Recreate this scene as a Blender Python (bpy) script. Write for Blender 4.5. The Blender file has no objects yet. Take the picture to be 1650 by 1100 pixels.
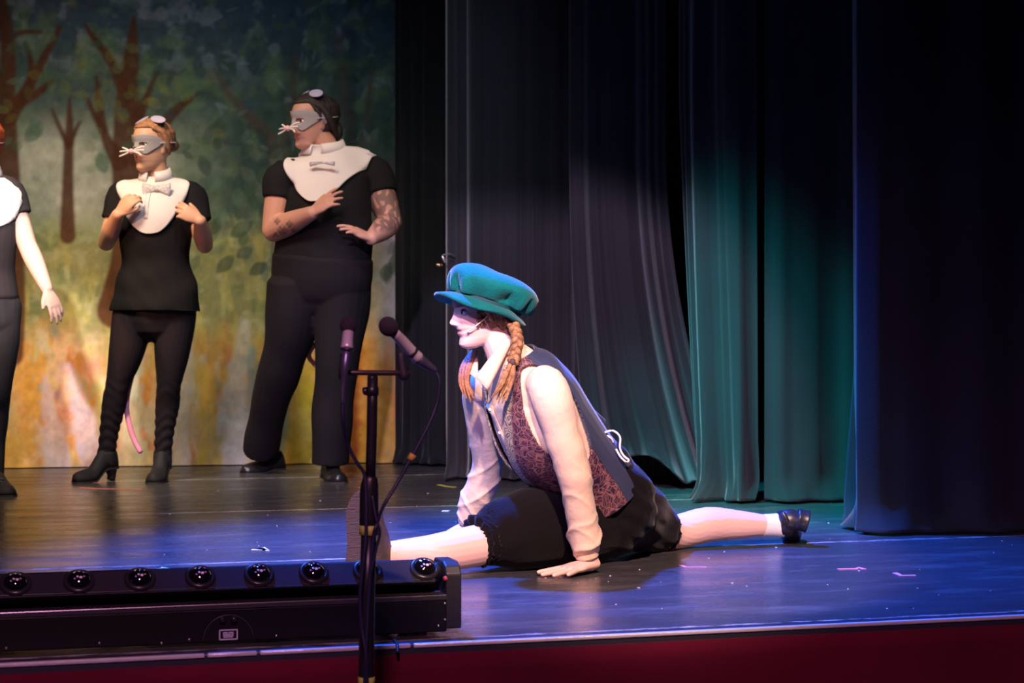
import bpy, bmesh, math, random
import numpy as np
from mathutils import Vector, Matrix
from mathutils.bvhtree import BVHTree

R = math.radians
scene = bpy.context.scene
col = scene.collection
V = Vector

# ------------------------------------------------------------------ camera
# x right, y away from the lens (depth), z up from the stage floor
F, CX, HY, CH = 3050.0, 825.0, 532.0, 0.69
cam_d = bpy.data.cameras.new('camera')
cam = bpy.data.objects.new('camera', cam_d); col.objects.link(cam)
cam.location = (0, 0, CH); cam.rotation_euler = (R(90), 0, 0)
cam_d.sensor_width = 36.0; cam_d.lens = 36.0*F/1650.0
cam_d.shift_y = -(550.0-HY)/1650.0
cam_d.clip_start = 0.05
cam_d.dof.use_dof = True; cam_d.dof.focus_distance = 5.4; cam_d.dof.aperture_fstop = 7.0
scene.camera = cam

# ------------------------------------------------------------------ world, lamps, exposure
w = bpy.data.worlds.new('world'); scene.world = w; w.use_nodes = True
w.node_tree.nodes['Background'].inputs[0].default_value = (0.35, 0.33, 0.55, 1)
w.node_tree.nodes['Background'].inputs[1].default_value = 0.012
vs = scene.view_settings
vs.view_transform = 'Standard'; vs.look = 'None'; vs.gamma = 1.0; vs.exposure = 0.0
vs.use_curve_mapping = False

def spot(name, loc, tgt, energy, color, deg, blend, size=0.08):
    l = bpy.data.lights.new(name, 'SPOT'); o = bpy.data.objects.new(name, l); col.objects.link(o)
    o.location = loc; o.rotation_euler = (V(tgt)-V(loc)).to_track_quat('-Z', 'Y').to_euler()
    l.energy = energy; l.color = color; l.spot_size = R(deg); l.spot_blend = blend; l.shadow_soft_size = size
    return o
# front-of-house key, soft pink-white, on the dancer
spot('key_spot', (0.5, 0.5, 3.9), (0.12, 5.5, 0.26), 2850, (1.0, 0.64, 0.49), 20.5, 0.3, 0.10)
# dim wash whose upper edge cuts across the grey drapes
spot('drape_spot', (-0.9, 0.5, 3.9), (-0.05, 8.6, -0.30), 2100, (0.84, 0.66, 1.0), 20, 0.16, 0.10)
# blue wash from the left over the stage floor
spot('blue_spot', (-1.3, 6.7, 4.5), (0.15, 5.75, 0.0), 7400, (0.015, 0.12, 1.0), 44, 0.8, 0.08)
spot('blue_front_spot', (-3.2, 2.6, 3.4), (-0.15, 5.5, 0.5), 420, (0.22, 0.30, 1.0), 19, 0.5, 0.1)
# teal wash on the drapes in the wing
spot('teal_spot', (-1.4, 5.6, 4.0), (1.08, 7.6, -0.45), 4200, (0.0, 0.58, 0.62), 28, 0.9, 0.1)
# warm wash on the painted cloth and the chorus
spot('amber_spot', (-2.4, 5.6, 4.4), (-1.9, 9.5, 0.10), 1350, (1.0, 0.74, 0.50), 40, 0.9, 0.6)
spot('chorus_spot', (-4.2, 3.2, 2.9), (-2.25, 8.3, 1.05), 950, (1.0, 0.42, 0.20), 14, 0.7, 0.12)
spot('rose_spot', (-3.2, 3.4, 3.0), (-1.0, 8.7, 1.2), 340, (1.0, 0.36, 0.38), 13, 0.7, 0.12)
spot('white_spot', (-1.4, 1.0, 3.4), (-2.20, 8.0, 1.0), 3600, (1.0, 0.84, 0.80), 6.4, 0.5, 0.1)
spot('cloth_spot', (-0.5, 5.2, 4.2), (-1.5, 9.6, 0.5), 260, (0.70, 0.85, 1.0), 46, 0.8, 0.2)
spot('magenta_spot', (-0.2, 0.6, 2.7), (0.0, 4.0, 0.0), 330, (1.0, 0.40, 0.70), 62, 0.9, 0.2)
spot('side_spot', (1.6, 6.6, 3.6), (-0.9, 8.8, 1.2), 160, (1.0, 0.66, 0.35), 13, 0.8, 0.1)

# ------------------------------------------------------------------ helpers
def P(px, py, d):
    return V(((px-CX)/F*d, d, CH+(HY-py)/F*d))
def G(px, py):
    return P(px, py, F*CH/(py-HY))

def srgb(h):
    c = [int(h[i:i+2], 16)/255 for i in (0, 2, 4)]
    return tuple((x/12.92 if x <= .04045 else ((x+.055)/1.055)**2.4) for x in c)

MATS = {}
def mat(name, color=(.5, .5, .5), rough=.6, metal=0.0, spec=.5, sheen=0.0, attr=False, bump=None,
        var=None, coat=0.0, emit=None):
    """bump=(scale,strength,stretch) fine relief; var=(scale, color2) noise-mixed second colour"""
    if name in MATS: return MATS[name]
    m = bpy.data.materials.new(name); m.use_nodes = True; MATS[name] = m
    nt = m.node_tree; b = nt.nodes['Principled BSDF']
    b.inputs['Base Color'].default_value = (*color, 1)
    b.inputs['Roughness'].default_value = rough; b.inputs['Metallic'].default_value = metal
    b.inputs['Specular IOR Level'].default_value = spec
    if sheen:
        b.inputs['Sheen Weight'].default_value = sheen; b.inputs['Sheen Roughness'].default_value = .4
    if coat: b.inputs['Coat Weight'].default_value = coat
    tc = nt.nodes.new('ShaderNodeTexCoord')
    src = None
    if attr:
        a = nt.nodes.new('ShaderNodeAttribute'); a.attribute_name = 'Col'; src = a.outputs['Color']
    if var:
        n = nt.nodes.new('ShaderNodeTexNoise'); n.inputs['Scale'].default_value = var[0]; n.inputs['Detail'].default_value = 6
        nt.links.new(tc.outputs['Object'], n.inputs['Vector'])
        r = nt.nodes.new('ShaderNodeValToRGB'); r.color_ramp.elements[0].position = .38; r.color_ramp.elements[1].position = .66
        nt.links.new(n.outputs['Fac'], r.inputs['Fac'])
        mx = nt.nodes.new('ShaderNodeMix'); mx.data_type = 'RGBA'
        nt.links.new(r.outputs['Color'], mx.inputs['Factor'])
        if src: nt.links.new(src, mx.inputs['A'])
        else: mx.inputs['A'].default_value = (*color, 1)
        mx.inputs['B'].default_value = (*var[1], 1); src = mx.outputs['Result']
    if src: nt.links.new(src, b.inputs['Base Color'])
    if bump:
        n = nt.nodes.new('ShaderNodeTexNoise'); n.inputs['Scale'].default_value = bump[0]; n.inputs['Detail'].default_value = 4
        mp = nt.nodes.new('ShaderNodeMapping')
        if len(bump) > 2: mp.inputs['Scale'].default_value = bump[2]
        nt.links.new(tc.outputs['Object'], mp.inputs['Vector']); nt.links.new(mp.outputs['Vector'], n.inputs['Vector'])
        bp = nt.nodes.new('ShaderNodeBump'); bp.inputs['Strength'].default_value = bump[1]; bp.inputs['Distance'].default_value = .01
        nt.links.new(n.outputs['Fac'], bp.inputs['Height']); nt.links.new(bp.outputs['Normal'], b.inputs['Normal'])
    return m

def tag(o, label=None, cat=None, group=None, kind=None):
    if label: o['label'] = label
    if cat: o['category'] = cat
    if group: o['group'] = group
    if kind: o['kind'] = kind
    return o

def thing(name, loc, label, cat, group=None):
    o = bpy.data.objects.new(name, None); col.objects.link(o); o.location = loc
    o.empty_display_size = .1
    return tag(o, label, cat, group)

def origin_of(o):
    p = V((0, 0, 0))
    while o is not None:
        p += V(o.location); o = o.parent
    return p

def crom(pts, sub):
    """Catmull-Rom through an (n,k) array"""
    p = np.asarray(pts, float)
    if len(p) < 3:
        t = np.linspace(0, 1, sub+1)[:, None]
        return p[0]*(1-t)+p[-1]*t
    q = np.vstack([2*p[0]-p[1], p, 2*p[-1]-p[-2]])
    out = []
    for i in range(1, len(q)-2):
        for k in range(sub):
            t = k/sub
            out.append(.5*((2*q[i])+(-q[i-1]+q[i+1])*t+(2*q[i-1]-5*q[i]+4*q[i+1]-q[i+2])*t*t+(-q[i-1]+3*q[i]-3*q[i+1]+q[i+2])*t**3))
    out.append(q[-2])
    return np.array(out)

class MB:
    """collects shapes in world coordinates and links them as ONE mesh object"""
    def __init__(s): s.v = []; s.f = []; s.uv = None
    def add(s, verts, faces):
        k = len(s.v); s.v += [tuple(map(float, x)) for x in verts]; s.f += [tuple(i+k for i in f) for f in faces]
        return s
    def grid(s, arr, closed_u=False):
        """arr (rows, cols, 3)"""
        r, c, _ = arr.shape; fs = []
        for i in range(r-1):
            for j in range(c if closed_u else c-1):
                j2 = (j+1) % c
                fs.append((i*c+j, i*c+j2, (i+1)*c+j2, (i+1)*c+j))
        return s.add(arr.reshape(-1, 3), fs)
    def loft(s, pts, rad, side=(1, 0, 0), n=16, sub=5, cap=.8, cap2=None, pw=1.0, flat=None, twist=0):
        """tube through pts; rad entries r or (a along side, b across)"""
        if cap2 is None: cap2 = cap
        rr = np.array([(x, x) if np.isscalar(x) else x for x in rad], float)
        pp = np.array([tuple(p) for p in pts], float)
        q = crom(np.hstack([pp, rr]), sub)
        c = q[:, :3]; ab = np.abs(q[:, 3:])
        t = np.gradient(c, axis=0); t /= np.linalg.norm(t, axis=1)[:, None]+1e-12
        sd = np.array(side, float)
        th = np.linspace(0, 2*math.pi, n, endpoint=False)
        ct, st = np.cos(th), np.sin(th)
        if pw != 1.0:
            ct = np.sign(ct)*np.abs(ct)**pw; st = np.sign(st)*np.abs(st)**pw
        rings = []
        def ring(ctr, tan, a, b):
            u = sd-tan*np.dot(sd, tan); L = np.linalg.norm(u)
            if L < 1e-4:
                u = np.cross(tan, (0.3, .2, 1)); L = np.linalg.norm(u)
            u = u/L; v = np.cross(tan, u)
            return ctr+np.outer(ct*a, u)+np.outer(st*b, v)
        k0 = min(ab[0]); k1 = min(ab[-1])
        if cap:
            for a in (80, 55, 28):
                rings.append(ring(c[0]-t[0]*k0*cap*math.sin(R(a)), t[0], ab[0, 0]*math.cos(R(a)), ab[0, 1]*math.cos(R(a))))
        for i in range(len(c)): rings.append(ring(c[i], t[i], ab[i, 0], ab[i, 1]))
        if cap2:
            for a in (28, 55, 80):
                rings.append(ring(c[-1]+t[-1]*k1*cap2*math.sin(R(a)), t[-1], ab[-1, 0]*math.cos(R(a)), ab[-1, 1]*math.cos(R(a))))
        A = np.array(rings); m = len(rings)
        fs = []
        for i in range(m-1):
            for j in range(n):
                j2 = (j+1) % n
                fs.append((i*n+j, i*n+j2, (i+1)*n+j2, (i+1)*n+j))
        fs.append(tuple(range(n))[::-1]); fs.append(tuple((m-1)*n+j for j in range(n)))
        return s.add(A.reshape(-1, 3), fs)
    def ball(s, c, r, X=(1, 0, 0), Y=(0, 1, 0), Z=(0, 0, 1), n=16):
        r = (r, r, r) if np.isscalar(r) else r
        X, Y, Z = V(X).normalized(), V(Y).normalized(), V(Z).normalized()
        vs, fs = [], []
        m = n//2
        for i in range(m+1):
            a = math.pi*i/m
            a = min(max(a, .04), math.pi-.04)
            for j in range(n):
                b = 2*math.pi*j/n
                vs.append(V(c)+X*r[0]*math.sin(a)*math.cos(b)+Y*r[1]*math.sin(a)*math.sin(b)+Z*r[2]*math.cos(a))
        for i in range(m):
            for j in range(n):
                j2 = (j+1) % n
                fs.append((i*n+j, (i+1)*n+j, (i+1)*n+j2, i*n+j2))
        fs.append(tuple(range(n))); fs.append(tuple(m*n+j for j in range(n))[::-1])
        return s.add(vs, fs)
    def box(s, o, X, Y, Z, bev=0):
        """box from corner o with edge vectors X, Y, Z"""
        o, X, Y, Z = V(o), V(X), V(Y), V(Z)
        if bev:
            bm = bmesh.new(); bmesh.ops.create_cube(bm, size=1)
            lx, ly, lz = X.length, Y.length, Z.length
            for v in bm.verts: v.co = V((v.co.x*lx, v.co.y*ly, v.co.z*lz))
            bmesh.ops.bevel(bm, geom=bm.edges[:], offset=bev, segments=2, profile=.5, affect='EDGES')
            bm.verts.index_update()
            c = o+(X+Y+Z)/2; x, y, z = X/lx, Y/ly, Z/lz
            vs = [c+x*v.co.x+y*v.co.y+z*v.co.z for v in bm.verts]
            fs = [[v.index for v in f.verts] for f in bm.faces]; bm.free()
            return s.add(vs, fs)
        vs = [o, o+X, o+X+Y, o+Y, o+Z, o+X+Z, o+X+Y+Z, o+Y+Z]
        return s.add(vs, [(0, 3, 2, 1), (4, 5, 6, 7), (0, 1, 5, 4), (1, 2, 6, 5), (2, 3, 7, 6), (3, 0, 4, 7)])
    def prism(s, pts, ext):
        """planar polygon pts extruded by vector ext"""
        n = len(pts); pts = [V(p) for p in pts]; e = V(ext)
        fs = [tuple(range(n))[::-1], tuple(range(n, 2*n))]+[(i, (i+1) % n, (i+1) % n+n, i+n) for i in range(n)]
        return s.add(pts+[p+e for p in pts], fs)
    def build(s, name, material, parent=None, remesh=None, smooth=0, fn=None, solid=None, sub=0, flat=False, tri=False, origin=None, bevel=None):
        me = bpy.data.meshes.new(name)
        off = origin_of(parent) if parent is not None else V(origin) if origin is not None else V((0, 0, 0))
        loc = V((0, 0, 0))
        vs = np.array(s.v)-np.array(off)
        me.from_pydata(vs.tolist(), [], s.f)
        bm = bmesh.new(); bm.from_mesh(me); bmesh.ops.recalc_face_normals(bm, faces=bm.faces); bm.to_mesh(me); bm.free()
        o = bpy.data.objects.new(name, me); col.objects.link(o)
        if origin is not None and parent is None: o.location = origin
        if remesh or smooth or solid or sub or bevel:
            if remesh:
                m = o.modifiers.new('r', 'REMESH'); m.mode = 'VOXEL'; m.voxel_size = remesh
            if smooth:
                m = o.modifiers.new('s', 'SMOOTH'); m.factor = .5; m.iterations = smooth
            if sub:
                m = o.modifiers.new('u', 'SUBSURF'); m.levels = sub; m.render_levels = sub
            if bevel:
                m = o.modifiers.new('b', 'BEVEL'); m.width = bevel; m.segments = 2; m.limit_method = 'ANGLE'
            if solid:
                m = o.modifiers.new('t', 'SOLIDIFY'); m.thickness = solid; m.offset = 0
            dg = bpy.context.evaluated_depsgraph_get()
            nm = bpy.data.meshes.new_from_object(o.evaluated_get(dg))
            o.modifiers.clear(); o.data = nm; bpy.data.meshes.remove(me); me = nm; me.name = name
        if fn is not None:
            n = len(me.vertices)
            co = np.empty(n*3); me.vertices.foreach_get('co', co); co = co.reshape(-1, 3)+np.array(off)
            no = np.empty(n*3); me.vertex_normals.foreach_get('vector', no); no = no.reshape(-1, 3)
            r = fn(co, no)
            c2, colr = r if isinstance(r, tuple) else (r, None)
            if c2 is not None:
                me.vertices.foreach_set('co', (c2-np.array(off)).ravel())
            if colr is not None:
                a = me.color_attributes.new('Col', 'FLOAT_COLOR', 'POINT')
                a.data.foreach_set('color', np.hstack([colr, np.ones((n, 1))]).ravel())
        me.polygons.foreach_set('use_smooth', [not flat]*len(me.polygons))
        me.update()
        if material is not None:
            me.materials.clear(); me.materials.append(material)
        if parent is not None: o.parent = parent
        return o

def smoothstep(a, b, x):
    t = np.clip((x-a)/(b-a), 0, 1); return t*t*(3-2*t)

def bvh_of(objs, extra=None):
    vs, fs = [], []
    if extra is not None: vs = [V(v) for v in extra.v]; fs = [list(f) for f in extra.f]
    for o in objs:
        off = origin_of(o); k = len(vs)
        vs += [v.co+off for v in o.data.vertices]
        fs += [[i+k for i in p.vertices] for p in o.data.polygons]
    return BVHTree.FromPolygons(vs, fs)
# ------------------------------------------------------------------ the stage (axes along and across its front edge)
E1 = V((0.960, 0.279, 0)).normalized(); E2 = V((-E1.y, E1.x, 0))
N_FRONT = 4.065; SEAMS = [4.11, 5.635, 7.22, 8.81, 10.6]
def S(a, n, z=0.0): return E1*a+E2*n+V((0, 0, z))

def floor_material():
    m = bpy.data.materials.new('stage_vinyl'); m.use_nodes = True; nt = m.node_tree; b = nt.nodes['Principled BSDF']
    L = nt.links.new; N = nt.nodes.new
    tc = N('ShaderNodeTexCoord')
    def noise(scale, stretch, detail=5, rough=.6):
        mp = N('ShaderNodeMapping'); mp.inputs['Scale'].default_value = stretch
        n = N('ShaderNodeTexNoise'); n.inputs['Scale'].default_value = scale; n.inputs['Detail'].default_value = detail
        n.inputs['Roughness'].default_value = rough
        L(tc.outputs['Object'], mp.inputs['Vector']); L(mp.outputs['Vector'], n.inputs['Vector']); return n.outputs['Fac']
    def ramp(fac, p0, p1, c0=0., c1=1.):
        r = N('ShaderNodeMapRange'); r.inputs['From Min'].default_value = p0; r.inputs['From Max'].default_value = p1
        r.inputs['To Min'].default_value = c0; r.inputs['To Max'].default_value = c1
        L(fac, r.inputs['Value']); return r.outputs['Result']
    def math_(op, a, b2):
        n = N('ShaderNodeMath'); n.operation = op
        for i, x in enumerate((a, b2)):
            if isinstance(x, (int, float)): n.inputs[i].default_value = x
            else: L(x, n.inputs[i])
        return n.outputs[0]
    scratch = ramp(noise(14, (.35, 2.2, 1), 8, .75), .60, .74)
    scuff = ramp(noise(3.2, (.6, 2.0, 1), 6, .7), .52, .75)
    speck = ramp(noise(95, (1, 1, 1), 2), .74, .78)
    # worn pale edges along the seams: distance from the strip's long edge (local y)
    sx = N('ShaderNodeSeparateXYZ'); L(tc.outputs['Object'], sx.inputs[0])
    ab = math_('ABSOLUTE', sx.outputs['Y'], 0)
    at = N('ShaderNodeAttribute'); at.attribute_name = 'half_width'
    dist = math_('SUBTRACT', at.outputs['Fac'], ab)
    wob = ramp(noise(9, (1, .4, 1), 8, .8), .3, .7, .003, .020)
    edge = math_('LESS_THAN', dist, wob)
    edge = math_('MULTIPLY', edge, ramp(noise(60, (.25, 1, 1), 4, .8), .40, .60))
    f = math_('MAXIMUM', math_('MULTIPLY', scratch, .20), math_('MULTIPLY', scuff, .14))
    f = math_('MAXIMUM', f, math_('MULTIPLY', speck, .5)); f = math_('MAXIMUM', f, math_('MULTIPLY', edge, .9))
    mx = N('ShaderNodeMix'); mx.data_type = 'RGBA'
    mx.inputs['A'].default_value = (.050, .050, .055, 1); mx.inputs['B'].default_value = (.62, .60, .58, 1)
    L(f, mx.inputs['Factor']); L(mx.outputs['Result'], b.inputs['Base Color'])
    rg = ramp(noise(5, (.5, 1.5, 1), 6), .3, .75, .20, .38)
    L(rg, b.inputs['Roughness']); b.inputs['Specular IOR Level'].default_value = .6
    bp = N('ShaderNodeBump'); bp.inputs['Strength'].default_value = .10; bp.inputs['Distance'].default_value = .01
    L(noise(22, (.4, 1.6, 1), 4), bp.inputs['Height']); L(bp.outputs['Normal'], b.inputs['Normal'])
    return m
M_floor = floor_material()
AL, AR = -5.2, 5.2
mb = MB(); mb.box(S(AL, N_FRONT+.02, -.95), E1*(AR-AL), E2*8.2, V((0, 0, .945)))
floor = tag(mb.build('floor', mat('stage_deck', (.02, .02, .02), .7), flat=True), 'black stage platform under the vinyl strips', kind='structure')
for i in range(4):
    n0, n1 = SEAMS[i]+.002, SEAMS[i+1]-.002
    c = S(0, (n0+n1)/2, -.0025); hw = (n1-n0)/2
    m2 = MB(); m2.box((AL, -hw, -.0025), (AR-AL, 0, 0), (0, 2*hw, 0), (0, 0, .005))
    o = m2.build('floor_strip', M_floor, flat=True); o.location = c; o.rotation_euler = (0, 0, math.atan2(E1.y, E1.x))
    ha = o.data.attributes.new('half_width', 'FLOAT', 'POINT'); ha.data.foreach_set('value', [hw]*len(o.data.vertices)); o.parent = floor
# nosing along the stage lip: three lengths of painted metal strip butted together
M_nose = mat('nosing_metal', (.74, .74, .78), .35, .25, bump=(40, .2, (.3, 3, 3)))
M_lip = mat('lip_dark', (.03, .03, .045), .4)
cuts = [AL, -1.00, -.82, .9, AR]
a_of = lambda px, py: (lambda g: g.dot(E1))(G(px, py))
c1, c2 = a_of(329, 1050), a_of(413, 1046)
cuts = [AL, c1, c2, .95, AR]
trim = None
lipm = MB(); lipm.box(S(AL, N_FRONT-.010, -.024), E1*(AR-AL), E2*.055, V((0, 0, .024)), .003)
trim = tag(lipm.build('trim_1', M_lip, flat=True), 'dark lip along the stage front', kind='structure')
for k in range(4):
    m2 = MB(); m2.box(S(cuts[k]+.003, N_FRONT-.014, -.008), E1*(cuts[k+1]-cuts[k]-.006), E2*.013, V((0, 0, .010)), .003)
    m2.build('nosing', M_nose, trim)
# skirt hanging below the lip
def cloth_mat(name, c, c2, rough=.85, sheen=.25, weave=260, bs=.25):
    return mat(name, c, rough, sheen=sheen, spec=.2, var=(2.2, c2), bump=(weave, bs))
M_skirt = cloth_mat('crimson_cloth', (.13, .003, .022), (.09, .002, .016), sheen=.1)
na, nzz = 420, 24
aa = np.linspace(AL, AR, na); zz = np.linspace(0, 1, nzz)
A = np.zeros((nzz, na, 3))
for i, v in enumerate(zz):
    z = -.020-.925*v
    fold = .020*np.sin(aa*5.1+1.5*np.sin(aa*1.3)+v*1.8)+.012*np.sin(aa*11+2*np.sin(aa*2.1)-v*2.2)+.010*np.sin(aa*3+v*5)
    n = N_FRONT+.006-.022-fold*(.12+.9*v)
    A[i] = aa[:, None]*np.array(E1)+n[:, None]*np.array(E2); A[i, :, 2] = z
tag(MB().grid(A).build('stage_skirt', M_skirt, solid=.004), 'crimson cloth skirt hung in loose folds below the stage lip', 'curtain')
# auditorium floor and the black walls round the stage
mb = MB(); mb.box((-6, -1.5, -1.0), (12, 0, 0), (0, 6.8, 0), (0, 0, .05))
tag(mb.build('floor_auditorium', mat('dark_carpet', (.02, .012, .014), .95, bump=(200, .4)), flat=True), 'dark floor in front of the stage', kind='structure')
M_black = mat('black_paint', (.008, .008, .009), .9)
mb = MB(); mb.box(S(AL, 11.2, 0), E1*(AR-AL), E2*.1, V((0, 0, 4.6)))
tag(mb.build('wall_back', M_black, flat=True), 'black back wall of the stage', kind='structure')

# ------------------------------------------------------------------ painted forest cloth
def backdrop():
    p0 = V(((-700-CX)/F*9.0, 9.0, 0)); 
    b0 = G(0, 755); b1 = G(648, 746)
    d = (b1-b0).normalized()
    u0 = -2.2; u1 = (b1-b0).length
    nu, nv = 620, 480
    u = np.linspace(u0, u1+.03, nu); z = np.linspace(.005, 3.3, nv)
    X = b0.x+d.x*u; Dp = b0.y+d.y*u
    nx, ny = d.y, -d.x     # toward the audience
    rgt = smoothstep(.9, 1.9, u)
    fold = .007*np.sin(u*7+.6)+.006*np.sin(u*17+1.2*np.sin(u*3))+rgt*(.020*np.sin(u*23+.7)+.012*np.sin(u*41))
    zf = (.55+.45*(1-z/3.3))[:, None]
    fz = fold[None, :]*zf+.004*np.sin(z*3+.4)[:, None]*np.sin(u*5)[None, :]
    A = np.zeros((nv, nu, 3))
    A[:, :, 0] = X[None, :]+nx*fz; A[:, :, 1] = Dp[None, :]+ny*fz; A[:, :, 2] = z[:, None]
    # design coordinates of the painting
    k = F/Dp
    PX = np.repeat((CX+X*k)[None, :], nv, 0); PY = HY-(z[:, None]-CH)*k[None, :]
    rng = np.random.RandomState(4)
    def vn(sx, sy, seed):
        r = np.random.RandomState(seed); g = r.rand(260, 260)
        x = PX/sx+60; y = PY/sy+60
        xi = np.floor(x).astype(int) % 259; yi = np.floor(y).astype(int) % 259
        fx = x-np.floor(x); fy = y-np.floor(y); fx = fx*fx*(3-2*fx); fy = fy*fy*(3-2*fy)
        return (g[yi, xi]*(1-fx)*(1-fy)+g[yi, xi+1]*fx*(1-fy)+g[yi+1, xi]*(1-fx)*fy+g[yi+1, xi+1]*fx*fy)
    def fbm(s, seed, ax=1., ay=1.):
        return (vn(s*ax, s*ay, seed)+.5*vn(s*ax/2, s*ay/2, seed+1)+.25*vn(s*ax/4, s*ay/4, seed+2))/1.75
    C = np.zeros((nv, nu, 3))
    def lay(color, m):
        m = np.clip(m, 0, 1)[:, :, None]; C[:] = C*(1-m)+np.array(color)*m
    C[:] = (.11, .16, .10)
    n1 = fbm(70, 10); n2 = fbm(26, 20); n3 = fbm(60, 30, .6, 2.0); n4 = fbm(12, 40)
    # misty glade
    lay((.36, .37, .30), smoothstep(250, 60, np.abs(PX-120)*1.0+np.abs(PY-265)*1.1)*.95)
    lay((.20, .24, .20), smoothstep(.45, .7, n1)*smoothstep(420, 330, PY)*.6)
    # canopy
    can = smoothstep(250, 150, PY)
    lay((.032, .062, .055), np.maximum(can*.9, smoothstep(290, 400, PX)*smoothstep(480, 340, PY)*.95))
    lay((.036, .06, .095), smoothstep(150, 20, PY)*.75)
    lay((.16, .20, .22), smoothstep(.55, .72, n2)*smoothstep(190, 60, PY)*.55)
    lay((.10, .16, .08), smoothstep(.5, .75, fbm(34, 50))*smoothstep(420, 200, PY)*.6)
    # grass
    gr = smoothstep(340, 400, PY+40*(n2-.5))
    lay((.19, .20, .085), gr)
    lay((.11, .15, .065), gr*smoothstep(.45, .7, n2)*.75)
    lay((.30, .28, .08), gr*smoothstep(.5, .72, fbm(40, 60, .5, 1.6))*.7)
    lay((.24, .25, .16), gr*smoothstep(.55, .75, n4)*.4)
    lay((.18, .24, .11), smoothstep(330, 370, PY)*smoothstep(420, 370, PY)*smoothstep(.4, .6, n4)*.6)
    # autumn ground
    lo = smoothstep(520, 600, PY+90*(n3-.5))
    lay((.40, .23, .05), lo*.95)
    lay((.32, .14, .035), lo*smoothstep(.5, .68, fbm(55, 70, .7, 1.5))*.8)
    lay((.34, .28, .09), lo*smoothstep(.5, .7, fbm(48, 80, .6, 1.8))*.7)
    lay((.44, .43, .34), lo*smoothstep(.54, .64, fbm(46, 110, .6, 1.7))*.40)
    lay((.28, .36, .28), lo*smoothstep(.58, .68, fbm(38, 120, .6, 1.6))*.35)
    lay((.40, .32, .38), lo*smoothstep(.60, .70, fbm(42, 130, .6, 1.6))*.35)
    lay((.36, .12, .06), lo*smoothstep(.64, .72, fbm(24, 140, .8, 1.2))*.55)
    lay((.16, .22, .14), lo*smoothstep(.64, .74, fbm(20, 150, .8, 1.3))*.5)
    def poly_band(x0, y0, x1, y1, w0, w1, color, a=.8, soft=10):
        t = np.clip(((PX-x0)*(x1-x0)+(PY-y0)*(y1-y0))/((x1-x0)**2+(y1-y0)**2), 0, 1)
        dd = np.hypot(PX-(x0+t*(x1-x0)), PY-(y0+t*(y1-y0))); ww = (w0+(w1-w0)*t)/2
        lay(tuple(.88*c for c in color), smoothstep(ww+soft/2, ww-soft/2, dd+18*(n4-.5))*a*(.75+.6*(n2-.4)))
    for b in [(110, 590, 165, 770, 6, 70, (.42, .36, .44)), (70, 600, 95, 770, 6, 50, (.44, .38, .42)), (220, 500, 205, 770, 12, 46, (.50, .52, .40)),
              (300, 560, 285, 770, 10, 40, (.46, .48, .44)), (395, 520, 360, 770, 16, 70, (.44, .44, .36)), (462, 600, 430, 770, 14, 62, (.13, .28, .24)),
              (500, 590, 480, 770, 20, 60, (.34, .33, .04)), (590, 560, 610, 770, 40, 90, (.42, .26, .05)), (575, 560, 560, 770, 14, 36, (.36, .10, .03)),
              (145, 560, 178, 700, 10, 34, (.42, .44, .16)), (40, 560, 30, 770, 20, 60, (.46, .25, .05)), (330, 600, 340, 770, 20, 46, (.50, .34, .06)),
              (405, 560, 412, 650, 10, 26, (.20, .32, .30)), (-120, 560, -100, 770, 20, 80, (.40, .36, .34)), (-300, 560, -330, 770, 30, 90, (.40, .30, .10))]:
        poly_band(*b, a=.92, soft=14)
    lay((.40, .17, .14), np.exp(-((PX-150)/16)**2-((PY-590)/20)**2)*.8)
    lay((.12, .17, .15), np.exp(-((PX-88)/8)**2-((PY-533)/12)**2)*.8)
    lay((.10, .05, .16), np.exp(-((PX-92)/5)**2-((PY-635)/9)**2)*.7)
    # pale violet right edge
    lay((.36, .32, .40), smoothstep(585, 640, PX)*smoothstep(330, 400, PY)*smoothstep(620, 520, PY)*.85)
    # trunks
    br = (.062, .022, .010)
    def limb(pts, color=br, a=.93, soft=8):
        q = crom(pts, 8)
        M = np.zeros_like(PX)
        for i in range(len(q)-1):
            x0, y0, w0 = q[i]; x1, y1, w1 = q[i+1]
            m = (PX > min(x0, x1)-60) & (PX < max(x0, x1)+60) & (PY > min(y0, y1)-60) & (PY < max(y0, y1)+60)
            px, py = PX[m], PY[m]
            t = np.clip(((px-x0)*(x1-x0)+(py-y0)*(y1-y0))/((x1-x0)**2+(y1-y0)**2+1e-9), 0, 1)
            dd = np.hypot(px-(x0+t*(x1-x0)), py-(y0+t*(y1-y0))); ww = (w0+(w1-w0)*t)/2
            M[m] = np.maximum(M[m], smoothstep(ww+soft/2, ww-soft/2, dd))
        lay(color, M*a)
    limb([(-14, -40, 26), (12, 60, 24), (8, 160, 34), (2, 260, 58), (6, 400, 66), (14, 500, 54), (16, 570, 44)])
    limb([(12, 190, 30), (40, 150, 20), (70, 95, 14), (96, 45, 8)]); limb([(30, 165, 20), (60, 150, 14), (86, 128, 7)])
    limb([(48, 140, 14), (50, 100, 9), (40, 70, 5)]); limb([(14, 60, 12), (40, 52, 8), (66, 52, 4)])
    limb([(216, 28, 6), (212, 80, 22), (206, 150, 36), (204, 240, 46), (205, 330, 48), (200, 420, 44), (186, 500, 60)])
    limb([(200, 140, 24), (176, 95, 14), (150, 60, 11), (138, 42, 5)]); limb([(192, 260, 30), (170, 220, 16), (160, 170, 13), (156, 124, 5)])
    limb([(165, 210, 12), (150, 180, 9), (140, 158, 5)]); limb([(222, 190, 20), (236, 158, 12), (252, 118, 6)])
    limb([(222, 250, 34), (258, 205, 22), (290, 172, 14), (316, 154, 6)])
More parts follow.
